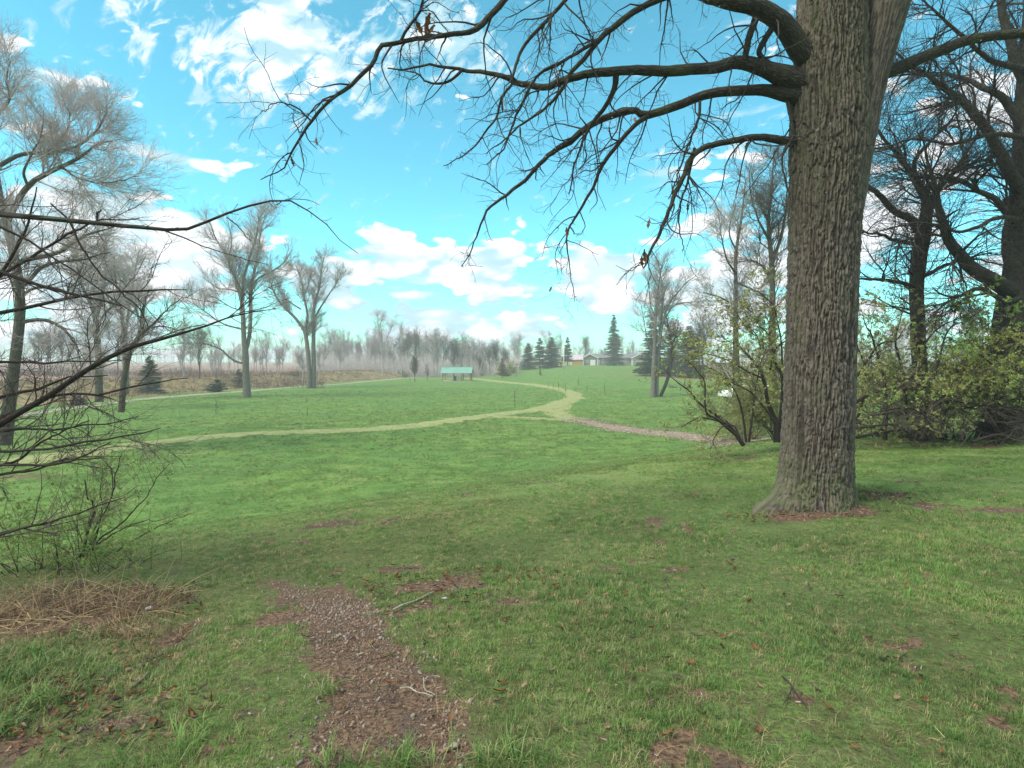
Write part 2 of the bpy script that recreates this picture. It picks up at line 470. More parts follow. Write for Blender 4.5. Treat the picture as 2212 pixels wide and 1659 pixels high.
def pathmat(name, c1, c2, c3, amt):
    m_, t = newmat(name)
    pos = t.n('ShaderNodeNewGeometry').outputs['Position']
    n1_ = t.noise(pos, 1.6, 7, 0.75, 0.6); n2_ = t.noise(pos, 7.0, 5, 0.75)
    c = t.mix(t.ss(n1_, 0.35, 0.65), c1, c2)
    c = t.mix(t.m('MULTIPLY', t.ss(n2_, 0.4, 0.65), amt), c, c3)
    finish(t, c, 0.95, n2_, 0.7, 0.04, 0.1)
    return m_
M['mown'] = pathmat('mown_path', (0.235, 0.26, 0.10), (0.38, 0.34, 0.17), (0.15, 0.20, 0.065), 0.7)
M['chips'] = pathmat('chip_path', (0.27, 0.195, 0.15), (0.44, 0.34, 0.26), (0.11, 0.085, 0.065), 0.7)
M['gravel'] = pathmat('gravel_trail', (0.27, 0.245, 0.20), (0.36, 0.32, 0.25), (0.20, 0.22, 0.11), 0.4)

# ------------------------------------------------------------------ ground masks (in metres, surveyed from the photo)
def poly_sd(x, y, P):
    P = np.array(P); n = len(P)
    d = np.full(x.shape, 1e9); ins = np.zeros(x.shape, bool)
    for i in range(n):
        a, b = P[i], P[(i + 1) % n]
        e = b - a; wx, wy = x - a[0], y - a[1]
        tt = np.clip((wx * e[0] + wy * e[1]) / (e @ e), 0, 1)
        d = np.minimum(d, np.hypot(wx - e[0] * tt, wy - e[1] * tt))
        c = ((a[1] > y) != (b[1] > y)) & (x < (b[0] - a[0]) * (y - a[1]) / (b[1] - a[1] + 1e-12) + a[0])
        ins ^= c
    return np.where(ins, -d, d)
def gp(px, py):
    v = ground_at(px, py); return (v.x, v.y)
DIRT = [gp(*p) for p in [(572, 1262), (660, 1262), (765, 1285), (850, 1340), (905, 1410), (945, 1500), (955, 1600), (945, 1648), (715, 1640), (690, 1560), (655, 1450), (600, 1350)]]
ELL = []
def ell(px, py, rx, ry, a=1.0):
    c = ground_at(px, py); h_ = EYE - c.z
    ELL.append((c.x, c.y, rx / F2 * c.y, max(ry * c.y ** 2 / (F2 * h_), 0.04), a))
for e in [(860, 1230, 75, 13, .72), (960, 1266, 130, 20, .85), (1010, 1245, 60, 10, .65), (1110, 1298, 80, 17, .78), (1090, 1345, 45, 14, .6), (1160, 1280, 40, 10, .5),
          (390, 1370, 40, 60, .62), (330, 1440, 60, 25, .55), (250, 1560, 95, 28, .6), (540, 1490, 60, 10, .6), (535, 1540, 55, 16, .55), (60, 1520, 120, 60, .5), (120, 1420, 90, 30, .45),
          (1458, 1231, 38, 9, .9), (1380, 1245, 30, 7, .5), (1930, 1400, 40, 12, .75), (1965, 1440, 30, 15, .7), (1510, 1500, 45, 16, .6), (1730, 1510, 35, 18, .6), (1820, 1540, 50, 16, .5),
          (1900, 1068, 95, 20, .85), (1755, 1108, 135, 14, .72), (1830, 1098, 60, 12, .7), (2120, 1100, 60, 6, .5), (1990, 1085, 40, 8, .6), (1610, 990, 45, 7, .7), (1500, 1030, 60, 6, .35), (1250, 1300, 50, 10, .5),
          (1380, 1300, 40, 9, .5), (1000, 1560, 40, 20, .4), (1290, 1600, 60, 25, .45), (1650, 1600, 60, 20, .45), (2000, 1600, 60, 20, .45),
          (330, 975, 26, 4, 1.0), (1940, 958, 130, 7, .6), (2110, 965, 110, 7, .7), (60, 1030, 130, 12, .5), (130, 1320, 230, 70, .85), (60, 935, 60, 4, .5)]:
    ell(*e)
def soil_mask(x, y):
    x = np.asarray(x, float); y = np.asarray(y, float)
    w = 0.22 * fbm(x * 2.1, y * 2.1, o=4, seed=11)
    m0 = S(0.24, -0.26, poly_sd(x, y, DIRT) + 0.9 * w + 0.12 * fbm(x * 9, y * 9, o=3, seed=12))
    for cx_, cy_, rx, ry, a in ELL:
        q = np.sqrt(((x - cx_) / rx) ** 2 + ((y - cy_) / ry) ** 2) + 2.2 * w
        m0 = np.maximum(m0, a * S(1.25, 0.35, q))
    sp = 0.55 * fbm(x * 6.5 + 4, y * 6.5, o=4, seed=13) + 0.6 * fbm(x * 1.3, y * 1.3, o=2, seed=14)
    near = S(16, 7, np.hypot(x, y))
    return np.maximum(m0, near * 0.70 * S(0.24, 0.40, sp))
def tan_mask(x, y):
    t_ = bank_t(x, y)
    m0 = S(1.8, 3.6, t_ + 1.0 * fbm(x / 5, y / 5, o=3, seed=21)) * S(35, 55, y)
    # pale rise below the houses
    q = np.hypot((x - 44) / 26, (y - 118) / 22) + 0.35 * fbm(x / 9, y / 9, o=3, seed=22)
    return np.maximum(m0, 0.75 * S(1.15, 0.4, q))
def farm_mask(x, y):
    return S(16, 22, bank_t(x, y)) * S(35, 55, y) * S(-20, -34, x + 0 * y)
def worn_mask(x, y):
    d = -0.6 * x + 0.8 * (y - 8)
    m0 = np.exp(-((d - 0.3) / 2.0) ** 2) * 0.55 + 0.22 * S(0.0, 0.4, fbm(x / 2.2, y / 2.2, o=3, seed=31)) * S(2, -4, d)
    m0 = m0 + 0.5 * S(-1.2, -2.6, x) * S(7, 4, y)
    return np.clip(m0, 0, 1)

# ------------------------------------------------------------------ ground sheet (polar grid, fine near the viewpoint)
rad = [0.0]
r_ = 0.5
while r_ < 880:
    rad.append(r_); r_ = r_ * 1.018 + 0.008
rad = np.array(rad)
front = np.linspace(-58, 58, 330); back = np.linspace(58, 302, 62)[1:-1]
th = np.radians(np.concatenate([front, back]))
RR, TT = np.meshgrid(rad, th, indexing='ij')
gx, gy = (RR * np.sin(TT)).ravel(), (RR * np.cos(TT)).ravel()
gz = G(gx, gy)
gz = gz - 0.012 * soil_mask(gx, gy)
nr, na = len(rad), len(th)
I = np.arange(nr - 1)[:, None] * na + np.arange(na)[None, :]
J = np.arange(nr - 1)[:, None] * na + (np.arange(na)[None, :] + 1) % na
faces = np.stack([I, I + na, J + na, J], -1).reshape(-1, 4)[:, ::-1]
faces = faces[:, ::-1]
gme = meshdata('ground', np.stack([gx, gy, gz], -1), faces, M['ground'], attrs={
    'soil': soil_mask(gx, gy), 'tan': tan_mask(gx, gy) * (1 - farm_mask(gx, gy)), 'farm': farm_mask(gx, gy), 'worn': worn_mask(gx, gy), 'thatch': 0.75 * S(11, 5, np.hypot(gx, gy))})
ground = link('ground', gme)
if gme.polygons[na * 40].normal.z < 0:
    gme.flip_normals()
tag(ground, 'grassy park ground falling from a rise to a wide field', kind='structure')

def catmull(P, n):
    P = np.array(P, float)
    if len(P) == 2:
        return P[0] + (P[1] - P[0]) * np.linspace(0, 1, n)[:, None]
    Q = np.vstack([2 * P[0] - P[1], P, 2 * P[-1] - P[-2]])
    seg = np.linalg.norm(np.diff(P[:, :3], axis=0), axis=1); cum_ = np.concatenate([[0], np.cumsum(seg)])
    u = np.linspace(0, cum_[-1], n); i = np.clip(np.searchsorted(cum_, u, 'right') - 1, 0, len(P) - 2)
    f = ((u - cum_[i]) / (seg[i] + 1e-9))[:, None]
    p0, p1, p2, p3 = Q[i], Q[i + 1], Q[i + 2], Q[i + 3]
    return 0.5 * (2*p1 + (p2-p0)*f + (2*p0-5*p1+4*p2-p3)*f**2 + (3*p1-p0-3*p2+p3)*f**3)

def ribbon(name, pts, width, mat_, lift=0.03, label='', n=520, jit=0.5, seed=1):
    P = catmull([gp(*p) for p in pts], n)
    T = np.gradient(P, axis=0); T /= np.linalg.norm(T, axis=1)[:, None]
    N = np.stack([-T[:, 1], T[:, 0]], 1)
    w = np.interp(np.linspace(0, 1, n), np.linspace(0, 1, len(width)), width) / 2
    s = np.arange(n)
    m = 9
    V = []
    for j in range(m):
        f = j / (m - 1) * 2 - 1
        off = w * f
        if j in (0, m - 1):
            off = off + np.sign(f) * jit * (fbm(s * 0.23, s * 0 + j + seed, o=3) + 0.6 * rng.uniform(-1, 1, n) * 0.6)
        q = P + N * off[:, None]
        e = lift * (1 - abs(f) ** 4) - 0.004 * (abs(f) ** 4)
        V.append(np.stack([q[:, 0], q[:, 1], G(q[:, 0], q[:, 1]) + e], 1))
    V = np.stack(V, 1).reshape(-1, 3)
    Ia = (np.arange(n - 1)[:, None] * m + np.arange(m - 1)[None, :])
    Fq = np.stack([Ia, Ia + 1, Ia + m + 1, Ia + m], -1).reshape(-1, 4)
    o = link(name, meshdata(name, V, Fq, mat_))
    if o.data.polygons[0].normal.z < 0: o.data.flip_normals()
    return tag(o, label, kind='structure'), P
TR = {}
_, TR['main'] = ribbon('mown_path', [(20, 1000), (150, 982), (300, 960), (530, 938), (700, 932), (860, 923), (1000, 906), (1100, 893), (1170, 883), (1222, 868), (1243, 856), (1216, 843), (1150, 831), (1075, 824), (1030, 819), (985, 817), (860, 817)],
          [2.2, 2.2, 2.2, 2.4, 2.6, 2.2, 2.4], M['mown'], label='pale mown path winding across the green field to the pavilion')
_, TR['chip'] = ribbon('wood_chip_path', [(1218, 903), (1250, 909), (1290, 917), (1360, 929), (1440, 938), (1520, 947), (1585, 953), (1625, 955)],
          [.5, 1.3, 1.9, 2.2, 2.3, 2.0, .8], M['chips'], lift=0.045, label='brown wood chip path branching off behind the shrubs', jit=0.5, seed=5)
ribbon('mown_path', [(1222, 866), (1203, 878), (1200, 890), (1222, 902), (1262, 911), (1310, 920)], [2.4, 2.6, 2.4, 1.8, .8], M['mown'], lift=.036, label='mown spur dropping from the bend to the chip path', jit=.45, n=200, seed=35)
ribbon('mown_path', [(1030, 901), (1080, 901), (1140, 903), (1200, 906), (1250, 911)], [.7, 1.2, 1.4, 1.0], M['mown'], lift=.022, label='faint mown strip closing the path junction', jit=.45, n=160, seed=33)
_, TR['gravel'] = ribbon('gravel_trail', [(-80, 925), (60, 895), (277, 866), (400, 855), (520, 846), (640, 836), (733, 830), (860, 818), (930, 813)],
          [1.6, 1.6, 1.7, 2.0], M['gravel'], lift=0.05, label='straight gravel trail along the foot of the tan bank', jit=0.1, seed=9)

# ------------------------------------------------------------------ branching
def unit(a):
    return a / (np.linalg.norm(a, axis=-1, keepdims=True) + 1e-9)
def sample(P, Rr, idx, tt):
    K = P.shape[1] - 1
    f = np.clip(tt * K, 0, K - 1e-4); i = f.astype(int); w = (f - i)[:, None]
    p = P[idx, i] * (1 - w) + P[idx, i + 1] * w
    r = Rr[idx, i] * (1 - w[:, 0]) + Rr[idx, i + 1] * w[:, 0]
    return p, unit(P[idx, i + 1] - P[idx, i]), r
def spawn(P, Rr, n, length, ang=(35, 70), t0=0.2, t1=0.98, K=4, wander=0.18, up=0.05, r0=0.6, rmax=1.0, rtip=0.002, shrink=0.5, g=rng):
    """n children in all over the parents (by length); length = (min,max) metres"""
    L = np.linalg.norm(np.diff(P, axis=1), axis=2).sum(1)
    idx = g.choice(len(P), n, p=L / L.sum())
    tt = g.uniform(t0, t1, n)
    p, T, r = sample(P, Rr, idx, tt)
    rv = unit(g.normal(size=(n, 3))); N = unit(np.cross(T, rv))
    a = np.radians(g.uniform(*ang, n))[:, None]
    d = unit(T * np.cos(a) + N * np.sin(a))
    ln = g.uniform(*length, n) * (1 - shrink * tt)
    step = (ln / K)[:, None]
    out = [p]; cur = p
    bend = g.normal(size=(n, 3)) * wander * 0.6
    for k in range(K):
        d = unit(d + g.normal(size=(n, 3)) * wander + bend * 0.5 + np.array([0, 0, up]))
        cur = cur + d * step
        out.append(cur)
    rb = np.minimum(r * r0, rmax)
    rt = np.minimum(rtip, rb * 0.8)
    w = np.linspace(0, 1, K + 1)[None, :]
    return np.stack(out, 1), rb[:, None] * (1 - w) + rt[:, None] * w if np.ndim(rt) else rb[:, None] * (1 - w) + rt * w
def tubes(P, Rr, Sd=3):
    B, K1, _ = P.shape
    T = np.gradient(P, axis=1); T = unit(T)
    D = unit(P[:, -1] - P[:, 0])
    ref = np.where(np.abs(D[:, 2:3]) > 0.8, np.array([[1.0, 0, 0]]), np.array([[0, 0, 1.0]]))[:, None, :]
    N = unit(np.cross(T, np.broadcast_to(ref, T.shape))); Bn = np.cross(T, N)
    a = np.arange(Sd) * 2 * np.pi / Sd
    ca, sa = np.cos(a)[None, None, :, None], np.sin(a)[None, None, :, None]
    V = P[:, :, None, :] + Rr[:, :, None, None] * (N[:, :, None, :] * ca + Bn[:, :, None, :] * sa)
    lens = np.concatenate([np.zeros((B, 1)), np.cumsum(np.linalg.norm(np.diff(P, axis=1), axis=2), axis=1)], 1)
    lens = lens + (np.arange(B) * 3.7)[:, None]
    bk = np.stack(np.broadcast_arrays(ca[..., 0] * Rr[:, :, None], sa[..., 0] * Rr[:, :, None], lens[:, :, None]), -1)
    b = (np.arange(B) * K1 * Sd)[:, None, None]; k = (np.arange(K1 - 1) * Sd)[None, :, None]; s = np.arange(Sd)[None, None, :]
    s2 = (s + 1) % Sd
    Fq = np.stack([b + k + s, b + k + s2, b + k + Sd + s2, b + k + Sd + s], -1).reshape(-1, 4)
    return V.reshape(-1, 3), Fq, bk.reshape(-1, 3)
def spikes(base, tip, r):
    n = len(base); D = unit(tip - base)
    N = unit(np.cross(D, unit(rng.normal(size=(n, 3))))); Bn = np.cross(D, N)
    V = np.stack([base + N * r[:, None], base + (-0.5 * N + 0.866 * Bn) * r[:, None], base + (-0.5 * N - 0.866 * Bn) * r[:, None], tip], 1).reshape(-1, 3)
    b = (np.arange(n) * 4)[:, None]
    Fq = np.concatenate([b + np.array([[0, 1, 3]]), b + np.array([[1, 2, 3]]), b + np.array([[2, 0, 3]])])
    return V, Fq
class Geo:
    def __init__(s): s.V = []; s.F = []; s.B = []; s.MI = []; s.n = 0
    def add(s, V, Fq, bk=None, mi=0):
        if Fq.shape[1] == 3: Fq = np.concatenate([Fq, Fq[:, 2:3]], 1)
        s.V.append(V); s.F.append(Fq + s.n); s.B.append(np.zeros((len(V), 3)) if bk is None else bk)
        s.MI.append(np.full(len(Fq), mi)); s.n += len(V)
        return s
    def tub(s, P, Rr, Sd=3, mi=0): V, Fq, bk = tubes(P, Rr, Sd); return s.add(V, Fq, bk, mi)
    def mesh(s, name, mats, off=(0, 0, 0), smooth=True):
        V = np.concatenate(s.V) - np.array(off, float); Fq = np.concatenate(s.F)
        tri = Fq[:, 2] == Fq[:, 3]; mi = np.concatenate(s.MI); bk = np.concatenate(s.B)
        if not isinstance(mats, (list, tuple)): mats = [mats]
        me = bpy.data.meshes.new(name)
        nt_, nq = tri.sum(), (~tri).sum()
        lv = np.concatenate([Fq[~tri].ravel(), Fq[tri][:, :3].ravel()]).astype(np.int32)
        tot = np.concatenate([np.full(nq, 4), np.full(nt_, 3)]).astype(np.int32)
        st_ = np.concatenate([[0], np.cumsum(tot)[:-1]]).astype(np.int32)
        me.vertices.add(len(V)); me.vertices.foreach_set('co', V.astype(np.float32).ravel())
        me.loops.add(len(lv)); me.loops.foreach_set('vertex_index', lv)
        me.polygons.add(len(tot)); me.polygons.foreach_set('loop_start', st_); me.polygons.foreach_set('loop_total', tot)
        for m_ in mats: me.materials.append(m_)
        me.polygons.foreach_set('material_index', np.concatenate([mi[~tri], mi[tri]]).astype(np.int32))
        me.polygons.foreach_set('use_smooth', np.full(len(tot), smooth, bool))
        a_ = me.attributes.new('bk', 'FLOAT_VECTOR', 'POINT'); a_.data.foreach_set('vector', bk.astype(np.float32).ravel())
        me.update(calc_edges=True)
        return me
    def part(s, name, mats, parent, smooth=True):
        off = np.zeros(3); p = parent
        while p is not None:
            off = off + np.array(p.location); p = p.parent
        o = link(name, s.mesh(name, mats, off, smooth), parent)
        if name in ('twigs', 'buds', 'crown', 'foliage', 'thin_stems'): o['kind'] = 'stuff'
        return o
def guide(pts, K=24, wob=0.0, seed=0):
    """pts: (px, py, depth Y, radius in photo px) -> polyline + radius in metres"""
    Q = np.array([(*ray(p[0], p[1], p[2]), p[3] / F2 * p[2]) for p in pts])
    C = catmull(Q, K + 1)
    if wob:
        s_ = np.linspace(0, K * 0.55, K + 1)
        for a in range(3):
            C[:, a] += wob * fbm(s_ + seed * 7.3, s_ * 0 + a * 5 + seed, o=3, seed=seed) * np.linspace(0.1, 1, K + 1)
    return C[None, :, :3], np.maximum(C[None, :, 3], 0.0015)
def leaves(points, size, nrm_up=0.3, fold=0.25, long=1.5):
    n = len(points)
    d = unit(rng.normal(size=(n, 3))); N = unit(rng.normal(size=(n, 3)) + np.array([0, 0, nrm_up]))
    side = unit(np.cross(d, N)); N = np.cross(side, d)
    s = (size * rng.uniform(0.6, 1.3, n))[:, None]
    a = points; b = a + d * s * long
    mid = a + d * s * long * 0.5 - N * s * fold * 0.5
    l = mid + side * s * 0.42 + N * s * fold; r = mid - side * s * 0.42 + N * s * fold
    V = np.stack([a, l, b, r], 1).reshape(-1, 3)
    q = (np.arange(n) * 4)[:, None]
    return V, np.concatenate([q + np.array([[0, 1, 2]]), q + np.array([[0, 2, 3]])])

# ================================================================== THE OAK
OY = 6.3
oak = empty('oak_tree', (*ray(1762, 1085, OY)[:2], float(G(*ray(1762, 1085, OY)[:2]))), 'large oak with furrowed grey brown trunk and dark spreading bare limbs', 'tree')
prof = [(1150, 1762, 112), (1120, 1760, 106), (1095, 1758, 97), (1065, 1758, 86), (1030, 1760, 79), (960, 1764, 73.5), (850, 1768, 72.5), (700, 1773, 71), (560, 1778, 72), (430, 1783, 76), (330, 1790, 80),
        (250, 1792, 80), (180, 1790, 77), (100, 1794, 73), (0, 1796, 71), (-150, 1797, 66), (-350, 1797, 58), (-600, 1790, 46), (-900, 1785, 32), (-1200, 1780, 18)]
pz = np.array([EYE - (p[0] - HY) / F2 * OY for p in prof]); px_ = np.array([(p[1] - CX) / F2 * OY for p in prof]); pr_ = np.array([p[2] / F2 * OY for p in prof])
def interp(z, y): 
    return np.interp(z, pz, y)
zt = np.concatenate([np.linspace(pz[0], 5.9, 720), np.linspace(5.95, pz[-1], 60)])
na_ = 360
tha = np.arange(na_) / na_ * 2 * np.pi
ZZ, AA = np.meshgrid(zt, tha, indexing='ij')
# smooth the profile a little
rr = interp(ZZ, pr_); xx = interp(ZZ, px_)
low = np.clip((0.55 - ZZ) / 0.6, 0, 1) ** 1.6
lobes = -0.08 + 0.05 * np.cos(5 * AA + 0.7) + 0.03 * np.cos(3 * AA + 2.0) + 0.03 * np.cos(8 * AA)
leftroot = 0.85 * np.exp(-((AA - np.pi * 1.04) / 0.30) ** 2) + 0.10 * np.exp(-((AA - 5.95) / 0.35) ** 2)
rr = rr * (1 + low * (lobes + leftroot * np.clip((0.32 - ZZ) / 0.32, 0, 1) * 0.62))
rr = rr * (1 + 0.02 * fbm(np.cos(AA) * 1.3 + 5, np.sin(AA) * 1.3 + ZZ * 0.8, o=3, seed=40))
# bark: long interlacing ridges (F2-F1 of stretched cells), periodic round the trunk
def bark_net(A_, Z_, NC, VL, wid):
    u0 = A_ / (2 * np.pi) * NC + NC / 62 * fbm(np.cos(A_) * 4.2 + 9, np.sin(A_) * 4.2 + 4, Z_ * 3.0, o=4, seed=41 + NC)
    v0 = Z_ / VL + 1.2 * fbm(np.cos(A_) * 3 + 2, np.sin(A_) * 3 + 1, Z_ * 3, o=2, seed=45)
    iu = np.floor(u0).astype(np.int64); iv = np.floor(v0).astype(np.int64)
    f1 = np.full(A_.shape, 9.0); f2 = np.full(A_.shape, 9.0)
    for du in (-1, 0, 1):
        for dv in (-1, 0, 1):
            cu, cv = iu + du, iv + dv
            mu = np.mod(cu, NC)
            hx = _h(mu, cv, mu * 0, 7); hy = _h(mu, cv, mu * 0, 8)
            d_ = np.hypot((cu + 0.15 + 0.7 * hx) - u0, ((cv + hy) - v0) * 0.42)
            f2 = np.where(d_ < f1, f1, np.minimum(f2, d_)); f1 = np.minimum(f1, d_)
    return np.clip((f2 - f1) / wid, 0, 1) ** 0.6
def bark_h(A_, Z_):
    a_ = bark_net(A_, Z_, 54, .44, .32); b_ = bark_net(A_, Z_, 104, .17, .42)
    # short cross cracks break the ridges into plates
    cr = fbm(A_ * 9 + 3, Z_ * 26, o=2, seed=52)
    return np.minimum(a_, 0.42 + 0.58 * b_) - 0.18 * S(.32, .52, cr) + 0.30 * fbm(A_ * 34, Z_ * 22, o=3, seed=50)
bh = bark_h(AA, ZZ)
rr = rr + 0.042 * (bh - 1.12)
TX = xx + rr * np.cos(AA); TY = OY + rr * np.sin(AA) * 0.95
V = np.stack([TX, TY, ZZ], -1).reshape(-1, 3)
nz = len(zt)
I = np.arange(nz - 1)[:, None] * na_ + np.arange(na_)[None, :]; J = np.arange(nz - 1)[:, None] * na_ + (np.arange(na_)[None, :] + 1) % na_
Fq = np.stack([I, J, J + na_, I + na_], -1).reshape(-1, 4)
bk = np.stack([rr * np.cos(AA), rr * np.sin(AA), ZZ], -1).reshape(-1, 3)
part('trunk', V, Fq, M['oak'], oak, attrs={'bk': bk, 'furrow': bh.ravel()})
# second stem leaning out to the right
P, Q = guide([(1800, 620, OY, 22), (1822, 450, OY, 38), (1845, 330, OY, 36), (1880, 167, OY, 34), (1915, 0, OY - .05, 46), (1955, -200, OY - .1, 44), (2000, -500, OY, 34), (2060, -900, OY, 18)], 120)
# refine the stem with its own ridged bark
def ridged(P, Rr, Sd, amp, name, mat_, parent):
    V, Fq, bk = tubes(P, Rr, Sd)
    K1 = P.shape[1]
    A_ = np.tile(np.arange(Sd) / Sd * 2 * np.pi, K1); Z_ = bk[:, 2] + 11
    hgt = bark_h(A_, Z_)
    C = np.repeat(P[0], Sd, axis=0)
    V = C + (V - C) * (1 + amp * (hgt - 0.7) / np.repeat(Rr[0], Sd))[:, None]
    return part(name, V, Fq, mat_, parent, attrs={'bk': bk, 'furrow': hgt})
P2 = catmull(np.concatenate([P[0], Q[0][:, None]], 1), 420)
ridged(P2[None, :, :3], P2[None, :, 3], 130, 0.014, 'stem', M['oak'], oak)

limbs = [
 # A big middle limb
 ([(1745, 190, OY, 24), (1700, 168, OY - .05, 25), (1655, 150, OY - .1, 19), (1600, 134, OY - .15, 16), (1540, 146, OY - .2, 14), (1430, 152, OY - .25, 12.5), (1331, 154, OY - .25, 11), (1234, 168, OY - .2, 9.5), (1187, 185, OY - .1, 8.5), (1117, 178, OY, 7), (1058, 158, OY, 5.5), (1000, 148, OY, 4.5), (937, 141, OY - .05, 3.2), (880, 150, OY - .1, 2.4), (835, 148, OY - .1, 1.6)], .03),
 ([(1000, 150, OY, 4.2), (975, 172, OY, 3.4), (953, 180, OY, 3.0), (925, 178, OY, 2.4), (902, 160, OY, 1.9), (862, 150, OY + .1, 1.2)], .02),
 # B second limb
 ([(1735, 205, OY, 22), (1695, 202, OY, 17), (1640, 194, OY + .05, 13), (1560, 199, OY + .1, 12), (1512, 210, OY + .15, 11), (1402, 248, OY + .2, 9.5), (1370, 237, OY + .2, 8.5), (1320, 250, OY + .2, 8.5), (1269, 273, OY + .2, 8), (1226, 309, OY + .2, 7.5), (1187, 332, OY + .25, 6), (1156, 367, OY + .25, 5), (1105, 414, OY + .3, 4), (1058, 453, OY + .3, 3), (1030, 508, OY + .3, 2), (1000, 576, OY + .3, 1.1)], .03),
 ([(1400, 250, OY + .2, 7), (1370, 272, OY + .15, 5.5), (1331, 316, OY + .1, 5), (1300, 359, OY + .1, 4.5), (1281, 406, OY + .1, 3.8), (1245, 465, OY + .1, 3), (1226, 504, OY + .1, 2.4), (1230, 576, OY + .1, 1.2), (1243, 650, OY + .1, .8)], .02),
 # C connecting drop
 ([(1331, 158, OY - .25, 8), (1327, 191, OY - .2, 7), (1308, 230, OY - .1, 5.5), (1281, 262, OY, 4.5), (1262, 300, OY, 3), (1240, 360, OY - .1, 2.2), (1228, 420, OY - .1, 1.4)], .02),
 # D lowest limb
 ([(1745, 318, OY, 16), (1700, 305, OY, 11), (1640, 296, OY - .1, 8.5), (1590, 303, OY - .2, 7.5), (1520, 320, OY - .3, 7), (1490, 350, OY - .35, 6.3), (1455, 430, OY - .4, 5.3), (1430, 490, OY - .4, 4.2), (1405, 550, OY - .4, 3), (1388, 580, OY - .4, 1.6)], .03),
 # E thick upper limb
 ([(1765, 150, OY, 30), (1728, 105, OY - .1, 27), (1690, 52, OY - .2, 24), (1640, 18, OY - .3, 21), (1570, 2, OY - .4, 18), (1500, -20, OY - .5, 15), (1430, -70, OY - .6, 12), (1340, -140, OY - .7, 9), (1200, -190, OY - .7, 6), (1080, -200, OY - .7, 4)], .03),
 ([(1640, 20, OY - .3, 9), (1620, 75, OY - .25, 8), (1608, 130, OY - .2, 7)], .01),
 ([(1675, 50, OY - .2, 8), (1650, 90, OY - .2, 7), (1640, 115, OY - .15, 6), (1662, 135, OY - .1, 5)], .01),
 # F from above down across A
 ([(1520, -40, OY - .5, 9), (1421, 0, OY - .5, 8), (1370, 25, OY - .5, 7.5), (1312, 70, OY - .5, 7), (1281, 102, OY - .45, 6.3), (1257, 133, OY - .4, 5.6), (1234, 158, OY - .4, 5), (1218, 187, OY - .4, 4.2), (1183, 227, OY - .4, 3.4), (1138, 262, OY - .4, 2.6), (1090, 300, OY - .4, 1.8), (1050, 330, OY - .4, 1.1)], .02),
 ([(1300, 82, OY - .5, 5), (1262, 105, OY - .55, 4.4), (1220, 130, OY - .6, 3.6), (1180, 150, OY - .6, 3.3), (1150, 180, OY - .6, 3.3), (1130, 220, OY - .6, 3), (1109, 266, OY - .6, 2.7), (1090, 320, OY - .6, 2), (1050, 355, OY - .6, 1.2)], .02),
 # G long far-reaching limb at upper left
 ([(1420, -130, OY - .8, 10), (1250, -110, OY - 1.0, 9), (1150, -60, OY - 1.1, 8.5), (1089, 0, OY - 1.2, 7.6), (1035, 59, OY - 1.25, 7), (988, 72, OY - 1.3, 6), (921, 82, OY - 1.3, 5.5), (867, 90, OY - 1.3, 5.5), (820, 102, OY - 1.35, 5.5), (804, 137, OY - 1.35, 5.2), (757, 187, OY - 1.4, 4.8), (710, 219, OY - 1.4, 4.2), (667, 273, OY - 1.4, 3.4), (630, 337, OY - 1.45, 2.4), (610, 363, OY - 1.45, 1.6), (562, 387, OY - 1.5, 1)], .02),
 ([(865, 90, OY - 1.3, 4), (880, 62, OY - 1.35, 3.4), (905, 28, OY - 1.4, 3.2), (914, 0, OY - 1.45, 2.8), (930, -60, OY - 1.5, 2)], .01),
 ([(672, 262, OY - 1.4, 2.2), (640, 232, OY - 1.45, 1.8), (600, 222, OY - 1.5, 1.2), (560, 245, OY - 1.5, .8)], .02),
 # H
 ([(1330, -120, OY - .7, 7), (1260, -50, OY - .7, 5.5), (1222, 0, OY - .7, 4.8), (1183, 43, OY - .7, 4.4), (1136, 94, OY - .7, 4), (1113, 148, OY - .7, 3.5), (1105, 180, OY - .7, 3.3), (1082, 219, OY - .7, 3), (1070, 254, OY - .7, 2.6), (1019, 320, OY - .7, 1.9), (960, 360, OY - .7, 1)], .02),
 # small drops
 ([(1700, 210, OY, 5), (1712, 290, OY - .1, 3.5), (1690, 340, OY - .2, 2.4), (1700, 400, OY - .2, 1.5), (1712, 450, OY - .2, .9)], .02),
 ([(1500, 320, OY - .3, 4), (1484, 400, OY - .3, 2.8), (1468, 455, OY - .3, 2), (1475, 540, OY - .3, 1)], .03),
 ([(1512, 212, OY + .15, 4), (1508, 260, OY, 3), (1480, 330, OY, 2.4), (1460, 390, OY - .1, 1.8), (1446, 430, OY, 1)], .03),
 # I right limb
 ([(1855, 175, OY, 20), (1908, 158, OY + .05, 15.5), (1975, 133, OY + .1, 14), (2042, 105, OY + .15, 13), (2108, 82, OY + .2, 12), (2212, 70, OY + .3, 11), (2330, 40, OY + .4, 9), (2480, 20, OY + .5, 6), (2650, 40, OY + .6, 3)], .03),
]
leafpts = []
budpts = []
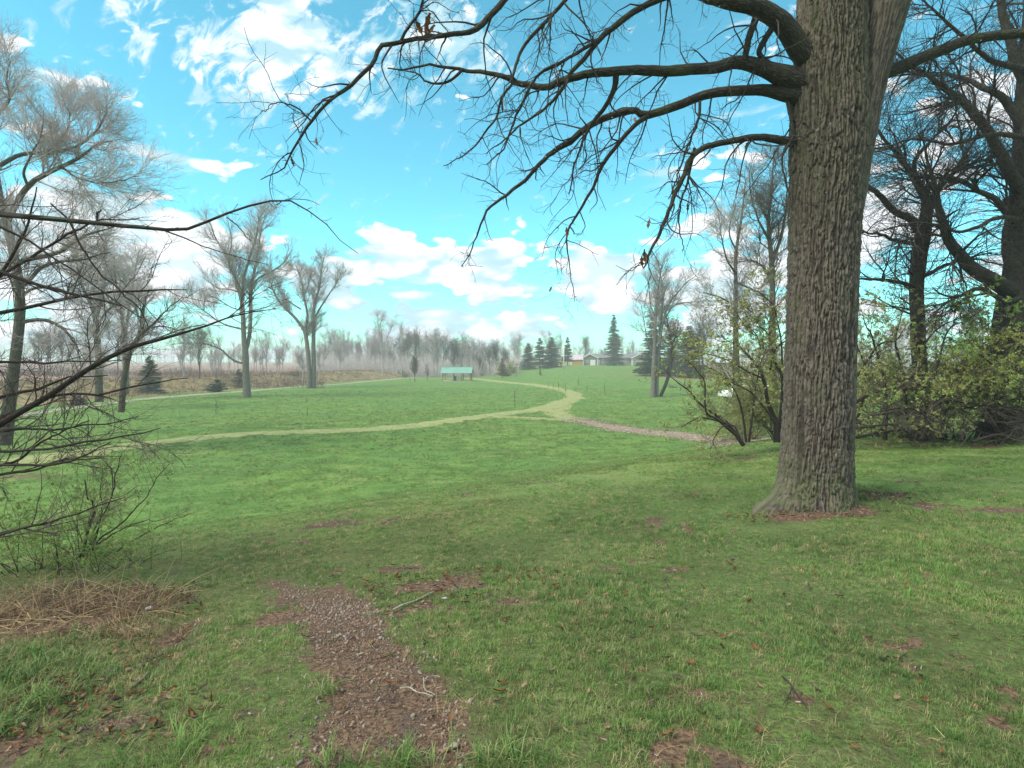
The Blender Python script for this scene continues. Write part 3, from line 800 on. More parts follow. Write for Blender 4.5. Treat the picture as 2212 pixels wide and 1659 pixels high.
for li, (g_, wob) in enumerate(limbs):
    P, Q = guide([(q[0], q[1], q[2], q[3] * .88) for q in g_], 60 if len(g_) > 7 else 30, wob, li + 1)
    if g_[0][0] > 1700:
        u_ = np.linspace(0, 1, Q.shape[1])[None]
        Q = Q * (1 + (0.15 if g_[0][3] > 25 else 0.45) * np.exp(-u_ / 0.04))
    ge = Geo()
    V, Fq, bk = tubes(P, Q, 14)
    # knobbly swellings
    C = np.repeat(P[0], 14, axis=0)
    k_ = 1 + 0.10 * fbm(V[:, 0] * 9, V[:, 1] * 9, V[:, 2] * 9, o=3, seed=60)
    ge.add(C + (V - C) * k_[:, None], Fq, bk)
    lb = ge.part('limb', M['oak_limb'], oak)
    L = float(np.linalg.norm(np.diff(P[0], axis=0), axis=1).sum())
    tw = Geo()
    big = li == 18
    P1, Q1 = spawn(P, Q, int(L * 5.0) + 3, (0.3, 1.25), (30, 75), 0.12, 0.99, 8, 0.20, -0.07, 0.55, 0.011, 0.0022)
    P2_, Q2 = spawn(P1, Q1, int(L * 20) + 8, (0.12, 0.5), (30, 70), 0.1, 1, 5, 0.24, -0.03, 0.7, 0.0038, 0.0013)
    P3, Q3 = spawn(P2_, Q2, int(L * 40) + 10, (0.04, 0.20), (30, 75), 0.1, 1, 3, 0.28, 0, 0.8, 0.0020, 0.0009)
    # short spur knots along the limb
    P4, Q4 = spawn(P, Q, int(L * 14) + 4, (0.02, 0.07), (50, 90), 0.2, 1, 2, 0.2, 0, 0.5, 0.004, 0.002, 0)
    tw.tub(P1, Q1, 5); tw.tub(P2_, Q2, 3); tw.tub(P3, Q3, 3); tw.tub(P4, Q4, 3)
    tw.part('twigs', M['twig'], lb)
    leafpts.append(P2_[:, -1]); budpts.append((lb, P3[:, -1]))
# buds and a few withered leaves that stayed on
for lb, pts in budpts:
    if len(pts) > 60:
        sel = pts[rng.choice(len(pts), 14, replace=False)]
        V, Fq = leaves(sel, np.full(len(sel), 0.014), long=1.0)
        Geo().add(V, Fq).part('buds', M['blossom'], lb)
def curled_leaf(name, mat_, s=0.05):
    n = 7; V = []; Fq = []
    for i in range(n):
        u = i / (n - 1); w = (0.10 + 0.9 * math.sin(math.pi * min(1, u * 0.95 + .03))) * (1 + 0.35 * math.cos(u * 19)) * 0.32
        for v in (-1, 0, 1):
            V.append(((u - .5) * s * 2, v * w * s, (abs(v) * 0.22 * s) + 0.35 * s * (u - 0.5) ** 2 * 2))
    for i in range(n - 1):
        for j in range(2):
            a = i * 3 + j
            Fq.append((a, a + 1, a + 4, a + 3))
    return meshdata(name, V, Fq, mat_)
leaf_me = curled_leaf('withered_leaf', M['leaf_dead'], 0.055)
leaf_me2 = curled_leaf('withered_leaf_pale', M['leaf_dead2'], 0.045)
for (x, y, Y_, sc) in [(918, 52, OY - 1.3, 1.9), (924, 68, OY - 1.3, 1.6), (908, 60, OY - 1.3, 1.3), (1087, 228, OY - .6, 1.1), (1126, 283, OY - .6, 1.1), (1372, 256, OY + .1, 1.1), (1226, 503, OY + .1, 1.2), (1391, 556, OY - .4, 1.5), (1385, 566, OY - .4, 1.2), (1400, 482, OY - .4, 1.0), (1455, 410, OY - .4, 1.0), (1487, 447, OY - .3, .9), (1188, 625, OY + .1, .9), (1612, 315, OY - .2, .9), (630, 350, OY - 1.45, .8), (683, 305, OY - 1.4, .8), (1466, 392, OY - .3, 1.1)]:
    lf = link('leaf', leaf_me if random.random() < .7 else leaf_me2, oak)
    p = ray(x, y, Y_) - oak.location
    lf.location = p; lf.rotation_euler = (random.uniform(0, 6), R(90) + random.uniform(-.6, .6), random.uniform(0, 6)); lf.scale = (sc,) * 3

# ================================================================== generic bare tree from surveyed stems
def bare_tree(name, base, guides, label, levels, mt, mtw, group=None, cat='tree', seed=0, trunk_n=1, sides=10, wob=0.05, K=26, rm=.74):
    g = np.random.default_rng(100 + seed)
    o = empty(name, base, label, cat, group)
    Ps, Qs = [], []
    for i, gd in enumerate(guides):
        P, Q = guide([(q[0], q[1], q[2], q[3] * rm) for q in gd], K, wob, seed * 13 + i + 2)
        Ps.append(P); Qs.append(Q)
        Geo().tub(P, Q, sides).part('trunk' if i < trunk_n else 'limb', mt, o)
    P = np.concatenate(Ps[0:]); Q = np.concatenate(Qs[0:])
    ge = Geo()
    Pp, Qp = P, Q
    for k, (n, ln, ang, wander, up, r0, rmax, rtip, KK, Sd) in enumerate(levels):
        P1, Q1 = spawn(Pp, Qp, n, ln, ang, 0.35 if k == 0 else 0.12, 0.99, KK, wander, up, r0, rmax, rtip, 0.5, g)
        ge.tub(P1, Q1, Sd)
        if k == 0:
            Pp, Qp = P1, Q1
        else:
            Pp, Qp = P1, Q1
    ge.part('crown', mtw, o)
    return o, (Pp, Qp)
def lv(n1, n2, n3, s, rt, up=0.06, n4=0, wander=0.16):
    """levels scaled by s metres of crown"""
    L = [(n1, (0.14 * s, 0.34 * s), (25, 60), wander, up, 0.6, 0.05 * s / 10, rt * 2.0, 7, 5),
         (n2, (0.08 * s, 0.22 * s), (20, 50), wander, up, 0.7, 0.02 * s / 10, rt * 1.2, 4, 3),
         (n3, (0.05 * s, 0.13 * s), (20, 50), wander, up, 0.8, rt * 1.5, rt * .8, 3, 3)]
    if n4: L.append((n4, (0.025 * s, 0.075 * s), (20, 55), 0.12, up, 0.9, rt * 1.1, rt * 0.6, 2, 3))
    return L
# left tall tree in the field (62 m)
def gl(px, py): return ground_at(px, py)
b = gl(533, 859); Y = b.y
bare_tree('bare_tree', b, [
 [(533, 862, Y, 13), (533, 835, Y, 10), (531, 800, Y, 9), (530, 760, Y, 8.6), (527, 735, Y, 7), (524, 669, Y, 6.2), (519, 640, Y, 5), (503, 584, Y, 4), (487, 548, Y, 3), (466, 515, Y, 2), (452, 478, Y, 1)],
 [(531, 758, Y, 6), (537, 735, Y + .5, 5.6), (541, 700, Y + .7, 5.4), (542, 624, Y + .8, 5), (548, 593, Y + 1, 4), (559, 533, Y + 1.5, 2.6), (566, 490, Y + 1.6, 1.4), (575, 462, Y + 1.6, .8)],
 [(525, 650, Y, 4.5), (526, 605, Y - .6, 4), (542, 548, Y - 1.2, 3), (554, 510, Y - 1.4, 2), (560, 465, Y - 1.5, 1)],
 [(543, 622, Y + .8, 3.6), (560, 600, Y, 3), (585, 587, Y - 1, 2.4), (610, 570, Y - 2, 1.8), (632, 540, Y - 3, .8)],
 [(527, 640, Y, 3), (512, 608, Y - 1, 2.6), (495, 570, Y - 2, 2), (500, 520, Y - 2, 1.3), (492, 475, Y - 2, .7)],
 [(520, 632, Y, 2.6), (495, 625, Y + 1, 2), (470, 622, Y + 1.5, 1.5), (440, 600, Y + 2, .8)],
 [(525, 712, Y, 2.6), (495, 704, Y, 2.2), (472, 694, Y, 1.8), (433, 666, Y - 1, 1.2), (400, 645, Y - 1, .7)],
 [(527, 672, Y, 2.0), (500, 664, Y, 1.6), (470, 646, Y, 1.1), (440, 632, Y, .6)],
 [(530, 786, Y, 3.4), (508, 780, Y, 3.2), (490, 767, Y, 2.8), (475, 754, Y, 2.2), (440, 742, Y, 1.4), (405, 742, Y, .7)]],
 'tall bare tree with forked grey trunk, taller of the two in the left field', lv(170, 1300, 5000, 11.5, 0.0075, up=.09, n4=9000, wander=.11), M['grey_bark'], M['twig_grey'], seed=1)
b = gl(672, 839); Y = b.y
bare_tree('bare_tree', b, [
 [(668, 840, Y, 8), (668, 800, Y, 6.5), (665, 760, Y, 6), (659, 718, Y, 5.5), (648, 700, Y, 4.5), (636, 685, Y, 4), (603, 651, Y, 3), (588, 620, Y, 2), (580, 590, Y, 1)],
 [(677, 840, Y + .3, 7), (678, 791, Y + .3, 6), (677, 740, Y + .4, 5.6), (678, 700, Y + .5, 5), (679, 660, Y + .5, 4), (690, 620, Y + .5, 2.6), (696, 580, Y + .5, 1.3), (700, 556, Y, .8)],
 [(659, 716, Y, 4), (664, 680, Y - 1, 3.4), (656, 640, Y - 1.5, 2.6), (652, 609, Y - 2, 1.8), (640, 575, Y - 2, 1)],
 [(679, 690, Y + .5, 3.4), (690, 668, Y + 1, 2.8), (708, 640, Y + 2, 2), (724, 615, Y + 2, 1.2), (738, 590, Y + 2, .7)],
 [(660, 715, Y, 3), (672, 700, Y, 2.5), (678, 690, Y, 2)],
 [(650, 668, Y, 2.3), (630, 655, Y, 1.8), (612, 640, Y + 1, 1.2), (600, 610, Y + 2, .7)],
 [(655, 640, Y, 2), (668, 610, Y, 1.5), (672, 575, Y, .8)]],
 'bare twin stemmed tree beside the gravel trail, smaller of the two in the left field', lv(150, 1100, 4500, 11, 0.009, up=.09, n4=8000, wander=.11), M['grey_bark'], M['twig_grey'], seed=2)
# right field pair
b = gl(1411, 858); Y = b.y
bare_tree('bare_tree', b, [
 [(1410, 862, Y, 8), (1411, 820, Y, 6.5), (1413, 764, Y, 5.4), (1417, 688, Y, 3.8), (1421, 634, Y, 2.4), (1428, 585, Y, 1.2), (1440, 545, Y, .7)],
 [(1418, 858, Y + .3, 6), (1420, 800, Y + .3, 5), (1426, 720, Y + .3, 4), (1432, 644, Y + .3, 2.6), (1428, 600, Y, 1.3), (1420, 560, Y, .7)],
 [(1424, 745, Y, 3.2), (1437, 677, Y, 2.8), (1454, 644, Y - .5, 2.2), (1482, 612, Y - 1, 1.3), (1510, 590, Y - 1, .7)],
 [(1430, 700, Y, 2.5), (1456, 660, Y, 2), (1491, 653, Y, 1.4), (1534, 648, Y, .7)],
 [(1414, 770, Y, 2.5), (1400, 740, Y, 1.8), (1392, 700, Y, 1.2), (1385, 660, Y, .7)],
 [(1416, 690, Y, 2), (1404, 650, Y, 1.4), (1402, 600, Y, .8)]],
 'slender twin trunked bare tree standing right of the big spruce', lv(120, 900, 3000, 10, 0.007, up=.09, n4=4500, wander=.11), M['grey_bark'], M['twig_grey'], seed=3)
b2 = gl(1428, 856)
bare_tree('bare_tree', b2, [
 [(1426, 858, Y + 1, 5), (1441, 822, Y + 1, 5), (1450, 785, Y + 1, 4.6), (1452, 750, Y + 1, 4.2), (1447, 716, Y + 1, 3.4), (1441, 694, Y + 1, 2.2), (1436, 660, Y + 1, 1)],
 [(1452, 745, Y + 1, 3), (1460, 728, Y, 2.6), (1480, 720, Y, 2), (1517, 725, Y, 1)],
 [(1452, 760, Y + 1, 2), (1462, 735, Y + 1, 1.6), (1458, 700, Y + 1, 1)],
 [(1449, 720, Y + 1, 2.4), (1430, 690, Y + 1, 1.6), (1405, 672, Y + 1, .8)]],
 'crooked dark bare tree leaning beside the slender twin trunks', lv(60, 500, 1800, 7, 0.009, up=-0.02, n4=1500), M['dark_bark'], M['twig_mid'], seed=4)
# behind the oak at left: two slim trees
def polebase(px, Y): 
    x = (px - CX) / F2 * Y; return Vector((x, Y, float(G(x, Y))))
b = polebase(1590, 38)
bare_tree('bare_tree', b, [
 [(1592, 900, 38, 11), (1590, 780, 38, 9), (1589, 687, 38, 7), (1589, 600, 38, 5.5), (1590, 542, 38, 4.6), (1600, 480, 38, 3.4), (1606, 430, 38, 2), (1612, 385, 38, 1)],
 [(1589, 590, 38, 3.5), (1570, 560, 37, 2.6), (1558, 510, 36, 1.6), (1552, 460, 36, .8)],
 [(1590, 610, 38, 3.2), (1625, 625, 37, 2.6), (1660, 640, 36, 1.5)],
 [(1589, 660, 38, 3), (1550, 640, 38, 2), (1520, 632, 38, 1)],
 [(1592, 545, 38, 3), (1575, 500, 38, 2), (1590, 440, 38, 1)]],
 'slim bare tree rising straight behind the left leafing shrub', lv(90, 700, 2400, 7.5, 0.005, n4=3500), M['mossy_bark'], M['twig_grey'], seed=5)
b = polebase(1668, 30)
bare_tree('bare_tree', b, [
 [(1672, 930, 30, 12), (1669, 780, 30, 10), (1669, 656, 30, 8), (1667, 560, 30, 7), (1660, 480, 30, 5), (1668, 400, 30, 3), (1672, 320, 30, 1.2)],
 [(1667, 570, 30, 5), (1690, 500, 30, 4), (1700, 420, 29, 2.4), (1696, 350, 29, 1)],
 [(1664, 520, 30, 4), (1640, 480, 29, 3), (1622, 420, 29, 1.8), (1618, 370, 29, .9)],
 [(1668, 600, 30, 4), (1640, 570, 31, 2.4), (1610, 560, 31, 1.1)]],
 'bare tree hard against the left side of the oak trunk, with brown leaves', lv(80, 700, 2200, 8, 0.005, n4=3000), M['mossy_bark'], M['twig_mid'], seed=6)
# right background pair near the shrubs
Y = 13.0
b = ground_at(1988, 943); 
bare_tree('bare_tree', b, [
 [(1986, 955, Y, 21), (1986, 900, Y, 19), (1986, 800, Y, 17), (1982, 700, Y, 16), (1979, 610, Y, 16), (1985, 550, Y, 18), (1997, 500, Y, 16), (2002, 440, Y, 12), (1990, 413, Y, 10), (1958, 357, Y - .3, 7), (1935, 327, Y - .5, 5), (1905, 290, Y - .6, 2.5), (1880, 250, Y - .6, 1)],
 [(1992, 520, Y, 11), (1975, 478, Y, 9), (1932, 457, Y, 8), (1892, 415, Y - .2, 6.5), (1862, 397, Y - .4, 4.5), (1820, 385, Y - .6, 2.5)],
 [(2000, 460, Y, 8), (2020, 420, Y + .2, 7), (2045, 385, Y + .4, 6), (2085, 360, Y + .4, 4), (2140, 340, Y + .4, 2), (2200, 335, Y + .4, 1)],
 [(1988, 415, Y, 6), (1975, 353, Y - .3, 5), (2005, 310, Y - .4, 4), (2038, 277, Y - .6, 3), (2070, 235, Y - .8, 1.4)],
 [(1990, 530, Y, 6), (1940, 520, Y - .4, 4.6), (1900, 505, Y - .8, 3.4), (1850, 500, Y - 1, 2)],
 [(1978, 620, Y, 6), (1950, 612, Y - .3, 5), (1900, 604, Y - .6, 4), (1850, 602, Y - .8, 2.4)],
 [(1985, 600, Y, 6), (2010, 590, Y, 5), (2050, 570, Y, 3.6), (2110, 560, Y - .5, 2.4), (2180, 575, Y - .8, 1.2)],
 [(1998, 480, Y, 8), (2018, 440, Y, 7), (2040, 480, Y - .4, 5), (2060, 540, Y - .6, 3), (2090, 620, Y - .8, 1.4)]],
 'forked mid size bare tree rising from the right shrubs, nearer the oak', lv(110, 800, 2300, 6.0, 0.0024, up=0.0, n4=2600, wander=.15), M['dark_bark'], M['twig'], rm=.85, seed=7, sides=14)
Y = 12.6
b = ground_at(2164, 954)
bare_tree('bare_tree', b, [
 [(2162, 965, Y, 54), (2164, 935, Y, 44), (2168, 880, Y, 41), (2178, 780, Y, 40), (2196, 680, Y, 44), (2212, 600, Y, 42), (2222, 500, Y, 40), (2226, 400, Y, 38), (2230, 250, Y, 34), (2235, 100, Y, 28), (2240, -150, Y, 20), (2240, -400, Y, 10)],
 [(2200, 640, Y, 24), (2161, 615, Y - .2, 19), (2125, 595, Y - .3, 17), (2093, 573, Y - .4, 15), (2055, 527, Y - .5, 12), (2040, 490, Y - .5, 10), (2028, 450, Y - .6, 8), (2020, 400, Y - .7, 5), (2000, 340, Y - .8, 3), (1990, 280, Y - .8, 1.4)],
 [(2224, 420, Y, 18), (2195, 395, Y - .2, 15), (2168, 345, Y - .3, 13), (2150, 310, Y - .4, 12), (2108, 250, Y - .5, 10), (2060, 205, Y - .6, 8), (2020, 175, Y - .7, 6), (1975, 147, Y - .8, 4), (1930, 110, Y - .9, 2)],
 [(2228, 330, Y, 14), (2205, 270, Y, 11), (2168, 215, Y, 9), (2130, 190, Y, 7), (2080, 170, Y + .3, 5), (2010, 160, Y + .4, 3), (1940, 165, Y + .5, 1.4)],
 [(2198, 620, Y, 12), (2178, 570, Y, 9), (2172, 520, Y, 8), (2180, 450, Y, 6), (2190, 380, Y, 4)],
 [(2230, 520, Y, 11), (2190, 480, Y, 8), (2150, 430, Y, 7), (2110, 410, Y, 5.5), (2060, 385, Y - .3, 4), (2000, 385, Y - .5, 2.6), (1930, 370, Y - .6, 1.3)],
 [(2215, 640, Y - .2, 8), (2170, 650, Y - .4, 6), (2120, 625, Y - .6, 5), (2060, 640, Y - .8, 3), (2020, 625, Y - .9, 1.4)],
 [(2225, 200, Y, 14), (2190, 120, Y, 11), (2170, 40, Y, 9), (2140, -60, Y, 6), (2100, -150, Y, 3)],
 [(2225, 480, Y - .1, 7), (2160, 470, Y - .5, 5), (2080, 500, Y - .8, 3.6), (1990, 480, Y - 1, 2.2), (1900, 500, Y - 1, 1)],
 [(2225, 300, Y - .1, 8), (2150, 290, Y - .5, 5), (2060, 310, Y - .8, 3.6), (1980, 300, Y - 1, 2.4), (1900, 320, Y - 1.1, 1.2)],
 [(2225, 150, Y - .1, 9), (2140, 130, Y - .6, 6), (2060, 60, Y - .9, 4), (2000, 10, Y - 1, 2.4), (1960, -60, Y - 1, 1.2)]],
 'very large dark trunked bare tree at the right edge of the view', lv(180, 1400, 4200, 6.5, 0.0024, up=-0.01, n4=4500, wander=.15), M['dark_bark'], M['twig'], rm=.88, seed=8, sides=16)

# left trees behind the thicket
def treeY(px, py_base, Y):
    x = (px - CX) / F2 * Y; return Vector((x, Y, float(G(x, Y))))
Y = 24.0
bare_tree('bare_tree', treeY(20, 0, Y), [
 [(10, 960, Y, 19), (20, 875, Y, 16), (32, 780, Y, 14), (43, 690, Y, 13), (41, 620, Y, 12), (28, 540, Y, 11), (12, 470, Y, 10), (-5, 400, Y, 9), (-15, 300, Y, 7), (-10, 200, Y, 4), (0, 130, Y, 2)],
 [(14, 480, Y, 9), (35, 440, Y, 8), (60, 403, Y, 7.5), (95, 378, Y, 6.5), (133, 360, Y, 5.5), (175, 338, Y, 4), (215, 310, Y, 2.5), (260, 300, Y, 1)],
 [(-15, 365, Y, 7), (0, 357, Y, 6.5), (50, 333, Y, 5.5), (110, 330, Y, 4.6), (160, 318, Y, 3.8), (190, 300, Y, 3), (217, 270, Y, 2), (232, 232, Y, 1)],
 [(-12, 260, Y, 5), (5, 235, Y, 4), (20, 213, Y, 3.4), (14, 167, Y, 2.5), (22, 130, Y, 1)],
 [(15, 575, Y, 7), (50, 563, Y, 6.5), (85, 556, Y, 6), (127, 545, Y, 5.5), (169, 517, Y, 4.5), (203, 502, Y, 3), (250, 490, Y, 1.5)],
 [(42, 625, Y, 7), (68, 600, Y, 5.5), (93, 576, Y, 5), (135, 565, Y, 4), (180, 560, Y, 3), (240, 545, Y, 1.4)],
 [(42, 705, Y, 7), (56, 694, Y, 6), (99, 692, Y, 5), (141, 714, Y, 4), (165, 750, Y, 3), (175, 790, Y, 1.5)],
 [(42, 640, Y, 5), (70, 625, Y + 1, 4), (110, 620, Y + 1, 3), (170, 640, Y + 1, 1.5)],
 [(60, 403, Y, 4), (52, 370, Y - 1, 3.4), (70, 330, Y - 1, 2.6), (90, 290, Y - 1, 2), (95, 240, Y - 1, 1)],
 [(133, 360, Y, 3.4), (170, 385, Y - 1, 2.6), (230, 395, Y - 1, 1.8), (300, 380, Y - 1, 1)],
 [(100, 330, Y, 3), (140, 290, Y + 1, 2.4), (150, 250, Y + 1, 1.6), (130, 200, Y + 1, .9)]],
 'large mossy bare tree at the left edge with a pale twiggy crown', lv(170, 1800, 7000, 8.0, 0.0036, n4=22000, wander=.13), M['mossy_bark'], M['twig_pale'], seed=10, sides=12)
Y = 46.0
bare_tree('bare_tree', treeY(214, 0, Y), [
 [(214, 868, Y, 11), (213, 785, Y, 9), (212, 756, Y, 8.4), (209, 714, Y, 8), (204, 675, Y, 6.5), (193, 650, Y, 5), (178, 620, Y, 3.6), (168, 580, Y, 2.2), (165, 530, Y, 1)],
 [(208, 690, Y, 5), (217, 655, Y, 4.5), (226, 615, Y, 3.5), (228, 570, Y, 2), (226, 520, Y, 1)],
 [(211, 712, Y, 4), (222, 684, Y, 3.6), (242, 660, Y, 2.8), (262, 630, Y, 1.6), (275, 600, Y, .8)],
 [(200, 662, Y, 3), (176, 650, Y, 2), (150, 640, Y, 1)]],
 'mossy bare tree with a three way fork, inside the left thicket view', lv(110, 900, 3200, 9, 0.006, n4=6000), M['mossy_bark'], M['twig_grey'], seed=11)
Y = 58.0
bare_tree('bare_tree', treeY(271, 0, Y), [
 [(272, 852, Y, 9), (271, 785, Y, 8), (268, 730, Y, 7), (264, 690, Y, 4.5), (258, 650, Y, 3), (250, 600, Y, 1.8), (246, 550, Y, .8)],
 [(269, 725, Y, 5), (276, 685, Y, 4), (282, 644, Y, 2.8), (292, 590, Y, 1.5), (300, 540, Y, .8)],
 [(275, 690, Y, 2.5), (300, 660, Y, 1.8), (322, 630, Y, .9)]],
 'pale bare tree with a narrow V fork behind the left shrubs', lv(90, 700, 2400, 10, 0.007, n4=4000), M['grey_bark'], M['twig_pale'], seed=12)
Y = 31.0
bare_tree('bare_tree', treeY(262, 0, Y), [
 [(262, 890, Y, 9), (268, 820, Y, 8), (282, 755, Y, 7.5), (300, 727, Y, 6.5), (308, 690, Y, 5), (311, 660, Y, 3.5), (322, 625, Y, 1.6)],
 [(300, 728, Y, 5), (318, 712, Y, 4), (339, 692, Y, 3), (360, 670, Y, 1.8), (395, 640, Y, .9)],
 [(306, 705, Y, 3), (295, 670, Y, 2.4), (290, 630, Y, 1.2)],
 [(325, 708, Y, 2.6), (350, 705, Y, 2), (385, 712, Y, 1.2)]],
 'small leaning tree with olive mossy twigs, right of the left thicket', lv(70, 500, 1500, 5.6, 0.0045, n4=1500), M['mossy_bark'], M['twig_grey'], seed=13)

# ================================================================== near branches at far left
Y = 3.7
b = polebase(-420, Y)
o, _ = bare_tree('small_tree', b, [
 [(-420, 1500, Y, 26), (-415, 1100, Y, 22), (-400, 700, Y, 18), (-380, 460, Y, 14), (-360, 200, Y, 9), (-350, -50, Y, 4)],
 [(-390, 480, Y, 9), (-250, 452, Y, 8), (-120, 453, Y, 7.2), (0, 463, Y, 6.2), (100, 472, Y, 5.6), (200, 481, Y, 5), (300, 490, Y, 4.3), (390, 495, Y, 3.6), (440, 480, Y, 3.2), (490, 461, Y, 2.8), (560, 440, Y, 2.3), (620, 430, Y, 1.9), (660, 452, Y, 1.4), (700, 482, Y, 1.1), (730, 516, Y, .8), (775, 548, Y, .6)],
 [(345, 495, Y, 1.8), (396, 513, Y, 1.5), (440, 532, Y, 1.2), (481, 545, Y, 1), (579, 574, Y, .6)],
 [(491, 470, Y, 1.3), (515, 490, Y, 1.1), (542, 524, Y, .7)],
 [(597, 443, Y, 1.1), (618, 431, Y, 1), (660, 431, Y, .7), (690, 441, Y, .5)],
 [(210, 478, Y, 1.6), (210, 462, Y, 2.2), (218, 454, Y, 1.2)]],
 'small tree past the left edge whose long dark bough crosses the sky', [(60, (.05, .22), (30, 60), .16, 0, .5, .0028, .0012, 4, 3), (80, (.02, .08), (30, 60), .16, 0, .6, .0018, .0010, 3, 3)], M['dark_bark'], M['twig'], rm=1, seed=20, sides=8, wob=0.01)
Y = 4.6
def thick(lst, Y0=4.6):
    return [(p[0], p[1], Y0, p[2]) for p in lst]
tg = [
 thick([(-620, 1330, 20), (-420, 1180, 16), (-200, 1030, 12), (-80, 962, 9), (0, 915, 7), (60, 882, 6.4), (150, 826, 5.8), (240, 772, 5), (330, 736, 4), (400, 716, 2.8), (520, 683, 1.5), (600, 668, .8)]),
 thick([(-620, 1330, 12), (-400, 900, 9), (-150, 700, 6.5), (0, 675, 4.5), (85, 661, 3.8), (169, 640, 3.2), (254, 631, 2.6), (330, 629, 2), (403, 628, 1)], 4.9),
 thick([(-600, 1300, 12), (-350, 650, 9), (-120, 560, 6), (0, 588, 4.5), (85, 614, 3.6), (175, 636, 2.8), (260, 660, 1.2)], 4.4),
 thick([(-600, 1300, 10), (-350, 560, 7), (-120, 450, 4), (0, 493, 2.8), (56, 517, 2.4), (113, 559, 2), (200, 610, 1.5), (300, 690, .8)], 4.2),
 thick([(110, 440, 1.6), (152, 483, 2.2), (175, 534, 2), (231, 604, 1.7), (296, 661, 1.3), (330, 720, .7)], 4.2),
 thick([(-620, 1330, 10), (-300, 960, 7), (0, 856, 4), (85, 838, 3), (150, 815, 2), (230, 812, 1)], 5.0),
 thick([(-620, 1330, 10), (-300, 820, 6), (0, 783, 3), (85, 784, 2.4), (170, 782, 1.6), (280, 776, .8)], 5.2),
 thick([(-300, 1000, 6), (0, 900, 3.4), (113, 857, 2.8), (197, 850, 2.4), (282, 838, 2), (340, 828, 1.4), (403, 821, .8)], 4.8),
 thick([(-620, 1330, 10), (-200, 1000, 5), (0, 977, 3.2), (103, 970, 2.6), (191, 956, 2.2), (282, 942, 1.6), (344, 921, .8)], 4.3),
 thick([(-400, 1080, 8), (-200, 1020, 5), (0, 1007, 3), (119, 1004, 2.2), (186, 983, 1.7), (240, 958, .8)], 4.3),
 thick([(-400, 1100, 8), (-200, 1050, 5), (0, 1024, 3.2), (72, 1016, 2.4), (143, 995, 1.6), (220, 985, .8)], 4.4),
 thick([(-300, 980, 6), (0, 932, 3), (80, 930, 2.4), (143, 924, 1.9), (210, 916, 1.5), (298, 902, .8)], 4.9),
 thick([(-200, 1060, 4.5), (5, 1005, 3), (72, 969, 2.5), (110, 943, 2), (191, 907, 1)], 4.8),
 thick([(-620, 1330, 9), (-200, 1190, 5), (0, 1157, 3), (72, 1141, 2.6), (143, 1117, 2.1), (210, 1091, 1.5), (270, 1078, .8)], 4.0),
 thick([(-400, 900, 8), (-100, 700, 5), (20, 560, 3.4), (60, 470, 2.2), (80, 400, 1)], 5.2),
 thick([(-300, 800, 7), (-60, 640, 4.4), (90, 540, 3), (200, 480, 2), (300, 470, 1)], 5.5)]
thk, (TP, TQ) = bare_tree('leaning_shrub', polebase(-640, 4.6), tg, 'tangled leaning bare shrub with reddish twigs reaching in from the left edge',
  [(210, (.25, 1.1), (20, 55), .13, .03, .55, .006, .002, 8, 4), (1100, (.10, .50), (20, 60), .17, .03, .7, .0034, .0013, 5, 3), (3600, (.03, .20), (25, 65), .2, .03, .8, .0020, .0009, 3, 3)],
  M['shrub_bark'], M['twig_red'], rm=1, seed=21, sides=7, wob=0.035, cat='shrub', trunk_n=0)

def thickh(lst, Y0=4.6):
    return [(p[0], p[1], Y0, p[2] * .55) for p in lst]
